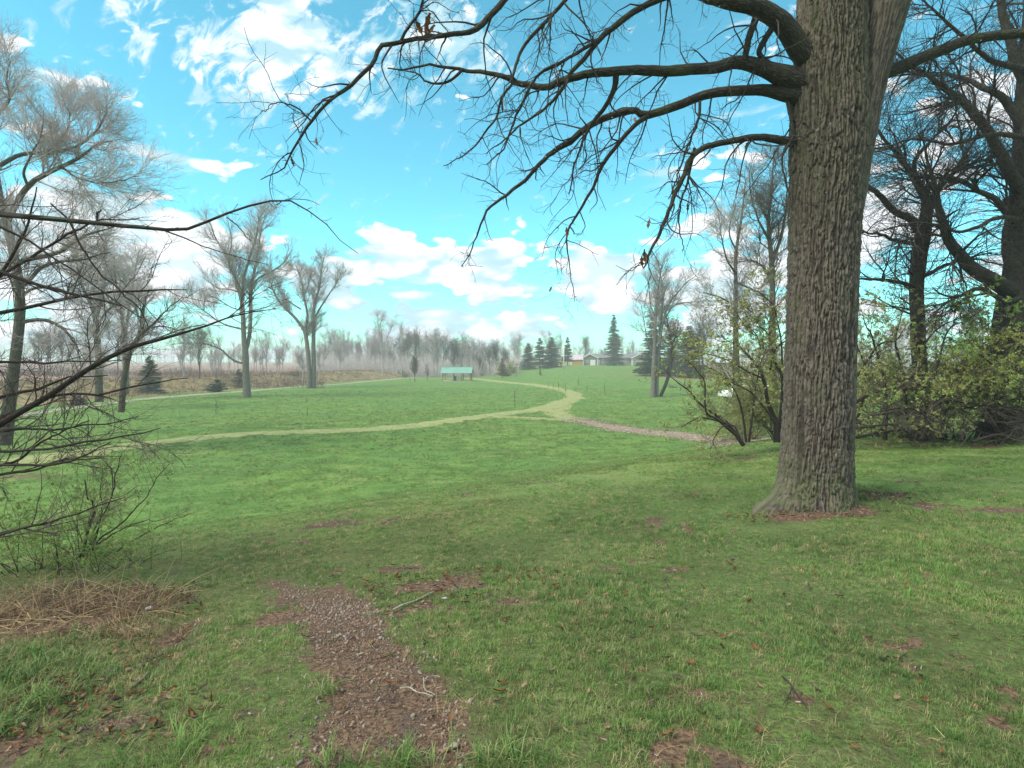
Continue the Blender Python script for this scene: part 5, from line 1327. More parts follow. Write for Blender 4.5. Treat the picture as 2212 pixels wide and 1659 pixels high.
brush('bank_undergrowth', [(-100, 700, 84, 118, .4, 1.5, 1.0)], 5000, 'reddish brown scrub behind the tan bank', M['twig_red'])
x = g.uniform(-420, 520, 900); y = g.uniform(300, 560, 900); h = g.uniform(9, 17, 900)
x = np.where(x < -60, x * 1.0, x)
P = np.stack([np.stack([x + g.normal(size=900) * u, y, G(x, y) + h * u], 1) for u in np.linspace(0, 1, 4)], 1)
Q = np.linspace(.22, .04, 4)[None] * np.ones((900, 1))
P1, Q1 = spawn(P, Q, 14000, (2, 5.5), (25, 60), .25, 1, 3, .15, .08, .6, .12, .05, .4, g)
far = link('distant_woods', Geo().tub(P, Q, 3).tub(P1, Q1, 3).mesh('distant_woods', M['twig_grey']))
far_keep = (x > -60)
tag(far, 'faint distant bare woods along the horizon', 'woods', kind='stuff')

# ================================================================== dry grass on the bank, straw at left: uncountable
def scatter(name, pts, rot, scl, idx, templates, label, cat):
    """GN scatter of small templates on given points (grass, pebbles, litter)"""
    me = bpy.data.meshes.new(name)
    me.vertices.add(len(pts)); me.vertices.foreach_set('co', np.asarray(pts, np.float32).ravel())
    a = me.attributes.new('rot', 'FLOAT_VECTOR', 'POINT'); a.data.foreach_set('vector', np.asarray(rot, np.float32).ravel())
    a = me.attributes.new('scl', 'FLOAT', 'POINT'); a.data.foreach_set('value', np.asarray(scl, np.float32))
    a = me.attributes.new('idx', 'INT', 'POINT'); a.data.foreach_set('value', np.asarray(idx, np.int32))
    o = link(name, me)
    tag(o, label, cat, kind='stuff')
    ng = bpy.data.node_groups.new(name, 'GeometryNodeTree')
    ng.interface.new_socket('Geometry', in_out='INPUT', socket_type='NodeSocketGeometry')
    ng.interface.new_socket('Geometry', in_out='OUTPUT', socket_type='NodeSocketGeometry')
    N = ng.nodes; Lk = ng.links
    gi = N.new('NodeGroupInput'); go = N.new('NodeGroupOutput')
    ci = N.new('GeometryNodeCollectionInfo'); ci.inputs[0].default_value = templates
    ci.inputs['Separate Children'].default_value = True; ci.inputs['Reset Children'].default_value = True
    ip = N.new('GeometryNodeInstanceOnPoints'); ip.inputs['Pick Instance'].default_value = True
    def attr(nm, ty):
        q = N.new('GeometryNodeInputNamedAttribute'); q.data_type = ty; q.inputs[0].default_value = nm
        return [s for s in q.outputs if s.enabled and s.name == 'Attribute'][0]
    Lk.new(gi.outputs[0], ip.inputs['Points']); Lk.new(ci.outputs[0], ip.inputs['Instance'])
    Lk.new(attr('idx', 'INT'), ip.inputs['Instance Index'])
    er = N.new('FunctionNodeEulerToRotation'); Lk.new(attr('rot', 'FLOAT_VECTOR'), er.inputs[0])
    Lk.new(er.outputs[0], ip.inputs['Rotation'])
    Lk.new(attr('scl', 'FLOAT'), ip.inputs['Scale'])
    Lk.new(ip.outputs[0], go.inputs[0])
    md = o.modifiers.new('scatter', 'NODES'); md.node_group = ng
    return o
def templ(name, meshes):
    c = bpy.data.collections.new(name)
    for i, me in enumerate(meshes):
        o = bpy.data.objects.new('%s_%02d' % (name, i), me); c.objects.link(o)
    return c
def tuft(seed, n, h, spread, lean, wid, mat_):
    g = np.random.default_rng(seed)
    V = []; Fq = []
    for i in range(n):
        a = g.uniform(0, 6.28); r = spread * math.sqrt(g.uniform()); bx, by = r * math.cos(a), r * math.sin(a)
        a2 = g.uniform(0, 6.28); hh = h * g.uniform(.5, 1.15); l = lean * g.uniform(.2, 1.3) * hh
        dx_, dy_ = math.cos(a2), math.sin(a2); w = wid * g.uniform(.7, 1.2) / 2
        b_ = len(V)
        sx, sy = -dy_ * w, dx_ * w
        V += [(bx - sx, by - sy, -.004), (bx + sx, by + sy, -.004), (bx + dx_ * l * .4 + sx * .8, by + dy_ * l * .4 + sy * .8, hh * .6), (bx + dx_ * l * .4 - sx * .8, by + dy_ * l * .4 - sy * .8, hh * .6), (bx + dx_ * l, by + dy_ * l, hh * (1 - .25 * lean))]
        Fq += [(b_, b_ + 1, b_ + 2, b_ + 3), (b_ + 3, b_ + 2, b_ + 4)]
    return meshdata('tuft', V, Fq, mat_)
tufts = templ('grass_templates', [tuft(i, 16, .048, .040, .8, .0034, M['blade']) for i in range(5)] + [tuft(20 + i, 12, .045, .045, 1.2, .003, M['straw']) for i in range(2)]
              + [tuft(30, 20, .075, .045, 1.0, .0038, M['blade']), tuft(31, 16, .09, .055, 1.3, .0036, M['blade'])])
PTS, SCL, IDX = [], [], []
def grassband(r0, r1, dens, s0, s1, half=46):
    area = math.radians(2 * half) * (r1 ** 2 - r0 ** 2) / 2
    n = int(area * dens)
    r = np.sqrt(g.uniform(r0 ** 2, r1 ** 2, n)); a = np.radians(g.uniform(-half, half, n))
    x, y = r * np.sin(a), r * np.cos(a)
    sm_ = soil_mask(x, y)
    keep = g.uniform(size=n) > np.clip(sm_ * 1.15 + .25 * S(.1, .5, sm_), 0, .985)
    keep &= ((x - 3.42) ** 2 + (y - 6.3) ** 2 > .15)
    patch = fbm(x * 1.6, y * 1.6, o=3, seed=71)
    keep &= g.uniform(size=n) < np.clip(.80 + .55 * patch, .35, 1)
    for nm, w in (('main', 1.1), ('chip', .95), ('gravel', .9)):
        if r1 > 20:
            Pq = TR[nm][::3]; dd = np.full(n, 1e9)
            for q in Pq: dd = np.minimum(dd, np.hypot(x - q[0], y - q[1]))
            keep &= (dd > w) | (g.uniform(size=n) < (.25 if nm == 'main' else .04))
    x, y, patch = x[keep], y[keep], patch[keep]; n = len(x)
    wm = worn_mask(x, y)
    idx = g.integers(0, 5, n)
    idx = np.where(g.uniform(size=n) < .13 + .45 * wm * (0.5 + patch), g.integers(5, 7, n), idx)
    if r1 < 16:
        lush = fbm(x * 1.1 + 30, y * 1.1, o=2, seed=72)
        idx = np.where((lush > .22) & (g.uniform(size=n) < .10), 7, idx)
    PTS.append(np.stack([x, y, G(x, y) - .003], 1)); SCL.append(g.uniform(s0, s1, n) * (0.85 + .5 * patch)); IDX.append(idx)
grassband(1.6, 4.0, 1150, .5, .92)
grassband(4.0, 8.0, 760, .55, 1.0)
grassband(8.0, 14.0, 360, .6, 1.0)
grassband(14, 26, 80, .9, 1.5)
grassband(26, 48, 24, 1.4, 2.4)
grassband(48, 85, 6, 1.8, 3.0)
pts = np.concatenate(PTS); n = len(pts)
rot = np.stack([g.normal(size=n) * .12, g.normal(size=n) * .12, g.uniform(0, 6.28, n)], 1)
scatter('grass', pts, rot, np.concatenate(SCL), np.concatenate(IDX), tufts, 'short spring grass with straw coloured blades over the near rise', 'grass')
# taller rank grass at lower left
def blob(cx_, cy_, rx, ry, n):
    c = [ground_at(cx_, cy_)][0]; h_ = EYE - c.z
    a = g.uniform(0, 6.28, n); r = np.sqrt(g.uniform(0, 1, n))
    return c.x + np.cos(a) * r * rx / F2 * c.y, c.y + np.sin(a) * r * ry * c.y ** 2 / (F2 * h_)
X, Yy = [], []
for e in [(60, 1430, 120, 60, 80), (120, 1480, 120, 60, 60), (20, 1560, 60, 60, 30), (430, 1625, 160, 40, 14), (800, 1655, 130, 6, 8), (1000, 1650, 200, 10, 20), (1880, 1058, 40, 14, 110), (1830, 1075, 30, 10, 60), (700, 1500, 14, 8, 4), (1620, 958, 30, 5, 50)]:
    a_, b_ = blob(*e); X.append(a_); Yy.append(b_)
x = np.concatenate(X); y = np.concatenate(Yy); n = len(x)
scatter('rank_grass', np.stack([x, y, G(x, y)], 1), np.stack([g.normal(size=n) * .2, g.normal(size=n) * .2, g.uniform(0, 6.28, n)], 1), g.uniform(.6, 1.35, n), g.integers(7, 9, n), tufts, 'longer rank grass at the lower left and round the oak foot', 'grass')
# dead straw mat + reed stalks at left
X, Yy = [], []
for e in [(90, 1312, 160, 50, 250), (250, 1295, 80, 25, 120), (60, 1290, 140, 35, 150), (320, 1320, 80, 40, 90), (150, 1400, 240, 60, 350), (1690, 1110, 60, 6, 25), (1610, 955, 34, 7, 200), (1640, 1520, 90, 30, 16), (1850, 1560, 180, 60, 40), (450, 1600, 160, 50, 40), (1490, 1510, 90, 30, 16), (1200, 1600, 200, 50, 30), (1400, 1450, 700, 220, 420), (350, 1480, 250, 130, 160)]:
    a_, b_ = blob(*e); X.append(a_); Yy.append(b_)
x = np.concatenate(X); y = np.concatenate(Yy); n = len(x)
near_ = (x > -1.35) | (y < 3.6)
straws = templ('straw_templates', [tuft(40 + i, 9, .075, .07, 3.0, .0030, M['straw']) for i in range(2)] + [tuft(44 + i, 12, .06, .07, 3.0, .0034, M['straw_red']) for i in range(3)])
scatter('dead_straw', np.stack([x, y, G(x, y)], 1), np.stack([g.normal(size=n) * .5, g.normal(size=n) * .5, g.uniform(0, 6.28, n)], 1), np.where(near_, g.uniform(.25, .65, n), g.uniform(.55, 1.2, n)), g.choice(5, n, p=[.14, .14, .24, .24, .24]), straws, 'matted dead straw at the left below the leafy bushes', 'straw')
n = 130
x, y = blob(130, 1330, 230, 60, n)
b_ = np.stack([x, y, G(x, y)], 1)
d = unit(np.stack([g.normal(size=n) * .9, g.normal(size=n) * .6, g.uniform(.1, 1.0, n)], 1)); L = g.uniform(.15, .62, n)
ptsl = [b_]; p = b_
for k in range(6):
    d = unit(d + np.array([0, 0, -.10]) + g.normal(size=(n, 3)) * .05); p = p + d * (L / 6)[:, None]
    p[:, 2] = np.maximum(p[:, 2], G(p[:, 0], p[:, 1]) + .005); ptsl.append(p)
o = link('dry_reeds', Geo().tub(np.stack(ptsl, 1), np.linspace(.0026, .0010, 7)[None] * np.ones((n, 1)), 4).mesh('dry_reeds', M['straw']))
tag(o, 'fallen tan reed stalks criss crossing the straw at left', 'reeds', kind='stuff')
# bank grass
n = 16000
px = g.uniform(-250, 980, n); Yb = g.uniform(55, 170, n); x = (px - CX) / F2 * Yb; y = Yb
k = (tan_mask(x, y) > .5) & (farm_mask(x, y) < .4); x, y = x[k], y[k]; n = len(x)
bankt = templ('bank_templates', [tuft(60 + i, 14, .42, .45, 1.1, .04, M['bank_straw'] if i else M['straw_red']) for i in range(3)])
scatter('bank_grass', np.stack([x, y, G(x, y)], 1), np.stack([g.normal(size=n) * .2, g.normal(size=n) * .2, g.uniform(0, 6.28, n)], 1), g.uniform(.5, 1.2, n), g.integers(0, 3, n), bankt, 'dry tan grass covering the bank beyond the trail', 'dry grass')

# ================================================================== pebbles, chips and fallen leaves
def rock(seed, mat_, sub=2):
    import bmesh
    bm = bmesh.new(); bmesh.ops.create_icosphere(bm, subdivisions=sub, radius=1.0)
    gg = np.random.default_rng(seed); o3 = gg.uniform(0, 50, 3); sc = gg.uniform(.6, 1.1, 3) * np.array([1, .85, .6])
    for v in bm.verts:
        c = np.array(v.co); k_ = 1 + .35 * float(fbm(np.array([c[0] * 1.1 + o3[0]]), np.array([c[1] * 1.1 + o3[1]]), np.array([c[2] * 1.1 + o3[2]]), o=2)[0])
        v.co = Vector(c * k_ * sc)
    me = bpy.data.meshes.new('pebble'); bm.to_mesh(me); bm.free(); me.materials.append(mat_)
    me.polygons.foreach_set('use_smooth', np.full(len(me.polygons), True, bool)); return me
def peb_mat(i, c): return simple('pebble_stone_%d' % i, c, .2, .9, .7)
PM = [peb_mat(0, (.235, .155, .112)), peb_mat(1, (.27, .22, .175)), peb_mat(2, (.165, .125, .105)), peb_mat(3, (.235, .145, .10)), peb_mat(4, (.12, .082, .064))]
pebs = templ('pebble_templates', [rock(i, PM[i % 5], 1 if i > 4 else 2) for i in range(10)])
mn, mx = np.array(DIRT).min(0) - .15, np.array(DIRT).max(0) + .15
n = 120000
x = g.uniform(mn[0], mx[0], n); y = g.uniform(mn[1], mx[1], n)
sd_ = poly_sd(x, y, DIRT) + .20 * fbm(x * 2.1, y * 2.1, o=4, seed=11) + .12 * g.normal(size=n)
cl_ = fbm(x * 1.8 + 9, y * 1.8, o=3, seed=81)
k = (g.uniform(size=n) < S(.12, -.20, sd_) * np.clip(.40 + .8 * cl_, .10, .95))
x, y, cl_ = x[k], y[k], cl_[k]; n = len(x)
s_ = np.exp(g.normal(size=n) * .5) * .0040 * (1 + .5 * np.clip(cl_, 0, 1)); s_ = np.clip(s_, .002, .015)
# a faint gravelly strip at the left
x2, y2 = blob(390, 1390, 50, 90, 1500); x3, y3 = blob(270, 1560, 90, 30, 500)
x = np.concatenate([x, x2, x3]); y = np.concatenate([y, y2, y3]); s_ = np.concatenate([s_, g.uniform(.002, .006, 1500), g.uniform(.003, .007, 500)]); n = len(x)
bright = g.choice([0, 1, 2, 3, 4], n, p=[.30, .08, .20, .20, .22]); bright = np.where((s_ > .009) & (g.uniform(size=n) < .3), 1, bright) + 5 * (s_ < .007)
scatter('pebbles', np.stack([x, y, G(x, y) - .010 * soil_mask(x, y) + s_ * .1], 1), g.uniform(0, 6.28, (n, 3)), s_, bright, pebs, 'pebbles and grit strewn over the bare earth patch', 'pebbles')
# mulch chips
def chipmesh(seed, mat_):
    gg = np.random.default_rng(seed); l, w, h_ = gg.uniform(.7, 1.3), gg.uniform(.15, .4), gg.uniform(.06, .16)
    V = [(-l, -w, 0), (l, -w * .6, 0), (l * .9, w * .8, 0), (-l * .8, w, 0), (-l * .9, -w * .8, h_), (l * .8, -w * .5, h_ * 1.4), (l * .85, w * .6, h_), (-l * .9, w * .7, h_)]
    return meshdata('chip', V, [(0, 3, 2, 1), (4, 5, 6, 7), (0, 1, 5, 4), (1, 2, 6, 5), (2, 3, 7, 6), (3, 0, 4, 7)], mat_, smooth=False)
chips = templ('chip_templates', [chipmesh(i, M['chip'] if i < 4 else M['chip_pale']) for i in range(6)])
n = 260000
r = np.sqrt(g.uniform(1.7 ** 2, 13 ** 2, n)); a = np.radians(g.uniform(-46, 46, n)); x, y = r * np.sin(a), r * np.cos(a)
sm_ = soil_mask(x, y)
k = g.uniform(size=n) < np.clip(.02 + .9 * S(.25, .8, sm_) * S(.0, .5, .25 + fbm(x * 2.5, y * 2.5, o=3, seed=91)) * np.where(poly_sd(x, y, DIRT) < .12, .22, 1.0), 0, 1); x, y = x[k], y[k]; n = len(x)
scatter('mulch', np.stack([x, y, G(x, y) + .002], 1), np.stack([g.normal(size=n) * .3, g.normal(size=n) * .3, g.uniform(0, 6.28, n)], 1), g.uniform(.004, .013, n), g.choice(6, n, p=[.22, .22, .2, .2, .08, .08]), chips, 'dark bark mulch and wood bits in the bare spots', 'mulch')
Pq = TR['chip']; n = 9000; i = g.integers(20, len(Pq), n)
x = Pq[i, 0] + g.normal(size=n) * .75; y = Pq[i, 1] + g.normal(size=n) * .75
scatter('path_chips', np.stack([x, y, G(x, y) + .04], 1), np.stack([g.normal(size=n) * .3, g.normal(size=n) * .3, g.uniform(0, 6.28, n)], 1), g.uniform(.015, .055, n), g.choice(6, n, p=[.14, .12, .12, .12, .25, .25]), chips, 'coarse wood chips strewn along the brown path', 'wood chips')
# fallen leaves
fl = templ('leaf_templates', [leaf_me, leaf_me2, curled_leaf('dark_leaf', M['chip'], .045)])
X, Yy = [], []
for e in [(60, 1540, 140, 90, 110), (200, 1420, 200, 90, 130), (350, 1330, 80, 40, 50), (220, 1560, 260, 90, 200), (200, 1300, 230, 60, 420), (1760, 1108, 160, 16, 110), (1890, 1075, 120, 22, 110), (1000, 1260, 240, 40, 120), (900, 1240, 200, 30, 60), (1700, 1100, 160, 12, 60), (1900, 1075, 110, 20, 110), (1600, 990, 90, 12, 60), (2000, 955, 200, 10, 260), (1100, 1400, 500, 200, 110), (1700, 1350, 500, 250, 120)]:
    a_, b_ = blob(*e); X.append(a_); Yy.append(b_)
x = np.concatenate(X); y = np.concatenate(Yy); n = len(x)
scatter('fallen_leaves', np.stack([x, y, G(x, y) + .016], 1), np.stack([g.normal(size=n) * .4, g.normal(size=n) * .4, g.uniform(0, 6.28, n)], 1), g.uniform(.22, .62, n), g.choice(3, n, p=[.34, .26, .4]), fl, 'brown fallen leaves scattered in the grass', 'fallen leaves')

# larger single stones and bits that can be pointed at
def on_ground(px, py, dz=0.0):
    v = ground_at(px, py); return Vector((v.x, v.y, v.z + dz))
for (px, py, s, i, lb) in [(240, 1452, .026, 2, 'pale grey angular stone in the grass at left'), (278, 1450, .022, 3, 'pinkish brown stone just right of the pale grey stone'), (383, 1437, .020, 2, 'dark grey stone beside the thin gravel strip'), (530, 1382, .013, 2, 'small dark stone alone in the grass between gravel strips'),
                         (822, 1381, .015, 1, 'light pebble at the upper middle of the dirt patch'), (1061 - 80, 1614, .020, 1, 'rounded cream stone at the lower right of the dirt patch'), (965, 1623, .016, 3, 'orange tan stone at the bottom edge of the dirt patch'), (930, 1499 + 8, .013, 1, 'white pebble near the forked twigs'),
                         (740, 1492, .012, 1, 'pale pebble on the left edge of the dirt patch'), (850, 1618, .014, 2, 'bluish grey flat stone low in the dirt patch'), (760, 1572, .014, 3, 'brown stone near the lower left of the dirt patch'), (770, 1405, .011, 1, 'cream pebble in the middle of the dirt patch')]:
    o = link('stone', rock(200 + int(px), PM[i], 3)); o.location = on_ground(px, py, s * .25); o.scale = (s, s, s); o.rotation_euler = (0, 0, px)
    tag(o, lb, 'stone', 'single stones on the near ground')
def stick(name, pts, r0, r1, label, mat_=M['stick'], subs=()):
    b = on_ground(*pts[0]); o = empty(name, b, label, 'stick') if subs else None
    def one(pts, r0, r1):
        C = catmull([tuple(on_ground(*p, .012)) for p in pts], 24)
        C[:, 2] += .004 * np.sin(np.linspace(0, 9, 24)); C[:, :2] += .004 * g.normal(size=(24, 2)).cumsum(0) * .3
        return C[None], (np.linspace(r0, r1, 24) * (1 + .08 * g.normal(size=24)))[None]
    P, Q = one(pts, r0, r1)
    if not subs:
        ob = link(name, Geo().tub(P, Q, 8).mesh(name, mat_)); return tag(ob, label, 'stick')
    Geo().tub(P, Q, 8).part('main_twig', mat_, o)
    for s_ in subs:
        P, Q = one(s_, r0 * .8, r1); Geo().tub(P, Q, 6).part('side_twig', mat_, o)
stick('fallen_stick', [(848, 1322), (880, 1307), (910, 1296), (938, 1284)], .0075, .005, 'straight grey stick lying in the grass above the dirt patch')
stick('fallen_twig', [(862, 1497), (885, 1496), (905, 1503), (930, 1515)], .0045, .002, 'forked curved twigs on the right side of the dirt patch', subs=[[(915, 1470), (912, 1485), (918, 1500), (935, 1512)], [(918, 1475), (935, 1468), (952, 1471)]])
stick('fallen_twig', [(800, 1435), (825, 1428), (850, 1418), (870, 1402)], .003, .0015, 'thin dark twig across the middle of the dirt patch', M['twig'])
stick('fallen_twig', [(1690, 1470), (1712, 1492), (1726, 1515), (1740, 1538)], .005, .002, 'short dark twig in the grass below the oak', M['twig'], subs=[[(1712, 1492), (1700, 1520), (1690, 1530)]])
stick('fallen_twig', [(1905, 1430), (1925, 1422), (1945, 1428), (1955, 1418)], .004, .002, 'broken twig on the worn soil strip at right', M['twig'])
stick('fallen_twig', [(290, 1490), (305, 1475), (318, 1462)], .008, .005, 'stubby brown stick among the leaves at lower left', M['twig_mid'])
# scraps
def scrap(px, py, w, h_, label):
    n = 5; V = []; Fq = []
    for i in range(n):
        for j in range(n):
            V.append(((i / 4 - .5) * w, (j / 4 - .5) * h_, .25 * h_ * math.sin(i * 1.7 + j) + .2 * h_))
    for i in range(n - 1):
        for j in range(n - 1):
            a_ = i * n + j; Fq.append((a_, a_ + 1, a_ + n + 1, a_ + n))
    me = meshdata('paper_scrap', V, Fq, M['litter']); o = link('paper_scrap', me); o.location = on_ground(px, py, .02); o.rotation_euler = (.5, 0, .3)
    md = o.modifiers.new('thick', 'SOLIDIFY'); md.thickness = .002
    return tag(o, label, 'litter')
scrap(322, 1321, .042, .026, 'crumpled pale pink scrap of litter at the straw edge')
scrap(960, 1299, .038, .012, 'small white strip of litter right of the stick')

# ================================================================== pavilion
pv = on_ground(986, 824); Yp = pv.y; s = Yp / F2
def PX(px): return (px - CX) / F2 * Yp
x0, x1 = PX(952), PX(1020); zr = EYE - (793.5 - HY) * s; ze = EYE - (806.3 - HY) * s
pav = empty('picnic_pavilion', (PX(986), Yp, pv.z), 'open picnic pavilion with a green metal roof on timber posts', 'pavilion')
D = 4.2
yf, yb_, ym = Yp - .3, Yp - .3 + D, Yp - .3 + D / 2
MB().prism([(yf - .5, ze), (ym, zr), (ym, zr + .06), (yf - .5, ze + .06)], 'x', x0, x1).make('roof', M['green_roof'], pav)
MB().prism([(yb_ + .5, ze), (ym + .003, zr), (ym + .003, zr + .06), (yb_ + .5, ze + .06)], 'x', x0, x1).make('roof', M['green_roof'], pav)
MB().box(x0 - .02, x1 + .02, ym - .12, ym + .12, zr + .062, zr + .10).make('ridge_cap', M['green_roof'], pav)
rb = MB()
for k in range(15):
    xx_ = x0 + .1 + (x1 - x0 - .2) * k / 14
    rb.prism([(yf - .5, ze + .062), (ym - .13, zr + .048), (ym - .13, zr + .085), (yf - .5, ze + .10)], 'x', xx_ - .02, xx_ + .02)
rb.make('roof_seams', M['green_roof'], pav)
gz0 = float(G(PX(986), Yp)) - .05
MB().box(PX(956), PX(1018), yf - .1, yb_ + .1, gz0, gz0 + .16).make('slab', M['concrete'], pav)
for xk, w, mk in ((PX(957), .08, 'post'), (PX(1016), .13, 'post_red')):
    for yk in (yf, yb_):
        MB().box(xk - w, xk + w, yk - w, yk + w, gz0 + .162, ze + .02).make('post', M[mk], pav)
for xk in (PX(975.5), PX(994), PX(997.5)):
    MB().box(xk - .07, xk + .07, yb_ - .07, yb_ + .07, gz0 + .162, ze + .02).make('post', M['post'], pav)
for yk in (yf, yb_):
    MB().box(x0 + .15, x1 - .15, yk - .08, yk + .08, ze + .022, ze + .16).make('beam', M['post'], pav)
for xk, sg, mk in ((PX(957), 1, 'post'), (PX(1016), -1, 'post_red')):
    for yk in (yf, yb_):
        MB().prism([(xk + sg * .09, ze - .55), (xk + sg * .62, ze - .02), (xk + sg * .50, ze + .015), (xk + sg * .09, ze - .40)], 'y', yk - .05, yk + .05).make('brace', M[mk], pav)
for k in range(5):
    xk = x0 + .2 + (x1 - x0 - .4) * k / 4
    MB().prism([(yf, ze + .17), (ym, zr - .10), (ym, zr - .02), (yf, ze + .19 + .02)], 'x', xk - .03, xk + .03).make('rafter', M['post'], pav)
bn = empty('litter_bin', (PX(982), Yp + 1.0, gz0 + .16), 'dark round litter bin under the pavilion roof', 'bin')
MB().cyl(PX(982), Yp + 1.0, 0, 0, 0, rings=[(gz0 + .163, .24), (gz0 + .9, .28), (gz0 + .92, .30), (gz0 + 1.0, .30)], n=16).make('barrel', M['bin'], bn)
MB().cyl(PX(982), Yp + 1.0, gz0 + 1.003, gz0 + 1.12, .29, .12, 16).make('lid', M['bin'], bn)
tb = empty('picnic_table', (PX(989), Yp + 1.2, gz0 + .16), 'grey picnic table under the pavilion beside the bin', 'table')
tx, ty, tz = PX(989), Yp + 1.2, gz0 + .16
for k in range(4):
    MB().box(-.9, .9, -.36 + k * .185, -.36 + k * .185 + .17, tz + .72, tz + .76, at=(tx, ty)).make('board', M['stick'], tb)
for sg in (-1, 1):
    MB().box(-.9, .9, sg * .72 - .13, sg * .72 + .13, tz + .43, tz + .47, at=(tx, ty)).make('bench', M['stick'], tb)
    MB().box(sg * .6 - .04, sg * .6 + .04, -.75, .75, tz + .34, tz + .425, at=(tx, ty)).make('cross_beam', M['stick'], tb)
    for q in (-1, 1):
        MB().prism([(ty + q * .55 - .05, tz), (ty + q * .55 + .05, tz), (ty + q * .2 + .05, tz + .715), (ty + q * .2 - .05, tz + .715)], 'x', tx + sg * .68 - .03, tx + sg * .68 + .03).make('leg', M['stick'], tb)

# ================================================================== houses
HYd = 196.0
def HX(px): return (px - CX) / F2 * HYd
def HZ(py): return EYE - (py - HY) / F2 * HYd
def house_window(x0, x1, z0, z1, y, parent, bars=2):
    f = MB()
    t_ = .09
    f.box(x0, x1, y - .06, y - .002, z0, z0 + t_).box(x0, x1, y - .06, y - .002, z1 - t_, z1)
    f.box(x0, x0 + t_, y - .06, y - .002, z0 + t_, z1 - t_).box(x1 - t_, x1, y - .06, y - .002, z0 + t_, z1 - t_)
    for k in range(1, bars):
        xm = x0 + (x1 - x0) * k / bars
        f.box(xm - .04, xm + .04, y - .055, y - .004, z0 + t_, z1 - t_)
    w = f.make('window', M['white'], parent)
    MB().box(x0 + t_, x1 - t_, y - .03, y - .01, z0 + t_, z1 - t_).make('pane', M['glass'], w)
gz_ = float(G(HX(1320), HYd)) - .3
hs = empty('long_house', (HX(1320), HYd, gz_), 'long low grey house with two front gables and white garage door', 'house')
zb = gz_; zeave = HZ(773.5); zap = HZ(765.5)
# main body behind, roof ridge along x
MB().box(HX(1262), HX(1392), HYd + .6, HYd + 8, zb, zeave).make('wall', M['siding'], hs)
MB().prism([(HYd + .1, zeave), (HYd + 4.3, HZ(764.8)), (HYd + 8.5, zeave), (HYd + 8.5, zeave + .15), (HYd + 4.3, HZ(764.8) + .18), (HYd + .1, zeave + .15)], 'x', HX(1274), HX(1399)).make('roof', M['shingle'], hs)
for (a_, b_, ap, mk) in ((1257.5, 1289.5, 1272, 'siding'), (1363.5, 1395, 1379, 'siding_tan')):
    xa, xb, xp = HX(a_), HX(b_), HX(ap)
    MB().prism([(xa, zb), (xb, zb), (xb, zeave), (xp, zap - .12), (xa, zeave)], 'y', HYd - 1.5, HYd + 4).make('wall', M[mk], hs)
    MB().prism([(xa - .35, zeave - .2), (xp, zap), (xb + .35, zeave - .2), (xb + .35, zeave - .05), (xp, zap + .18), (xa - .35, zeave - .05)], 'y', HYd - 1.9, HYd + 4.2).make('roof', M['shingle'], hs)
    MB().prism([(xa - .37, zeave - .22), (xp, zap - .03), (xb + .37, zeave - .22), (xb + .37, zeave + .0), (xp, zap + .20), (xa - .37, zeave + .0)], 'y', HYd - 1.98, HYd - 1.903).make('fascia', M['white'], hs)
    for xe in ((xa, xb) if mk != 'siding' else (xb,)):
        MB().box(xe - .14, xe + .14, HYd - 1.6, HYd - 1.505, zb, zeave - .22).make('corner_board', M['white'], hs)
gd = MB()
for k in range(4):
    z0 = zb + .3 + k * (HZ(777.5) - zb - .3) / 4
    gd.box(HX(1273.7), HX(1284.6), HYd - 1.56 - .01 * (k % 2), HYd - 1.502, z0, z0 + (HZ(777.5) - zb - .3) / 4 - .03)
gd.make('garage_door', M['white'], hs)
for (a_, b_, c_, d_, yy) in ((1259.7, 1264.5, 778, 783.5, HYd - 1.5), (1265.8, 1270.8, 778, 783.5, HYd - 1.5), (1366.5, 1373, 775.5, 781.5, HYd - 1.5), (1348.5, 1355, 775, 781, HYd + .6), (1318, 1324, 777, 787, HYd + .6), (1300, 1305, 777, 783, HYd + .6)):
    house_window(HX(a_), HX(b_), HZ(d_), HZ(c_), yy, hs)
MB().box(HX(1293), HX(1296.5), HYd + .5, HYd + .597, zb + .3, HZ(777.5)).make('door', M['white'], hs)
dk = empty('deck', (HX(1305), HYd - .6, gz_), 'timber deck with railing before the grey house', 'deck')
MB().box(HX(1297), HX(1326), HYd - 1.2, HYd + .5, gz_ + .3, gz_ + .55).make('floor_boards', M['post'], dk)
for k in range(15):
    xk = HX(1297.4) + (HX(1325.6) - HX(1297.4)) * k / 14
    MB().box(xk - .05, xk + .05, HYd - 1.18, HYd - 1.1, gz_ + .552, gz_ + 1.45).make('baluster', M['post'], dk)
MB().box(HX(1297), HX(1326), HYd - 1.21, HYd - 1.07, gz_ + 1.453, gz_ + 1.53).make('rail', M['post'], dk)
# yellow shed and yellow cottage
sh = empty('mustard_shed', (HX(1244), HYd - 3, gz_), 'mustard yellow shed with a faded pink metal roof', 'shed')
MB().box(HX(1231.5), HX(1257), HYd - 4, HYd - .5, zb, HZ(777.2)).make('wall', M['yellow'], sh)
MB().prism([(HYd - 4.4, HZ(777.6)), (HYd - .3, HZ(766.8)), (HYd - .3, HZ(766.8) + .12), (HYd - 4.4, HZ(777.6) + .12)], 'x', HX(1229.8), HX(1257.4)).make('roof', M['pink_roof'], sh)
for xk in (1231.3, 1256.6):
    MB().box(HX(xk) - .12, HX(xk) + .12, HYd - 4.09, HYd - 4.003, zb, HZ(777.8)).make('corner_board', M['white'], sh)
MB().box(HX(1234), HX(1254), HYd - 4.07, HYd - 4.003, zb + .3, HZ(779.5)).make('door', M['yellow'], sh)
ct = empty('yellow_cottage', (HX(1219), HYd + 6, gz_), 'pale yellow gabled outbuilding behind the flagpole', 'house')
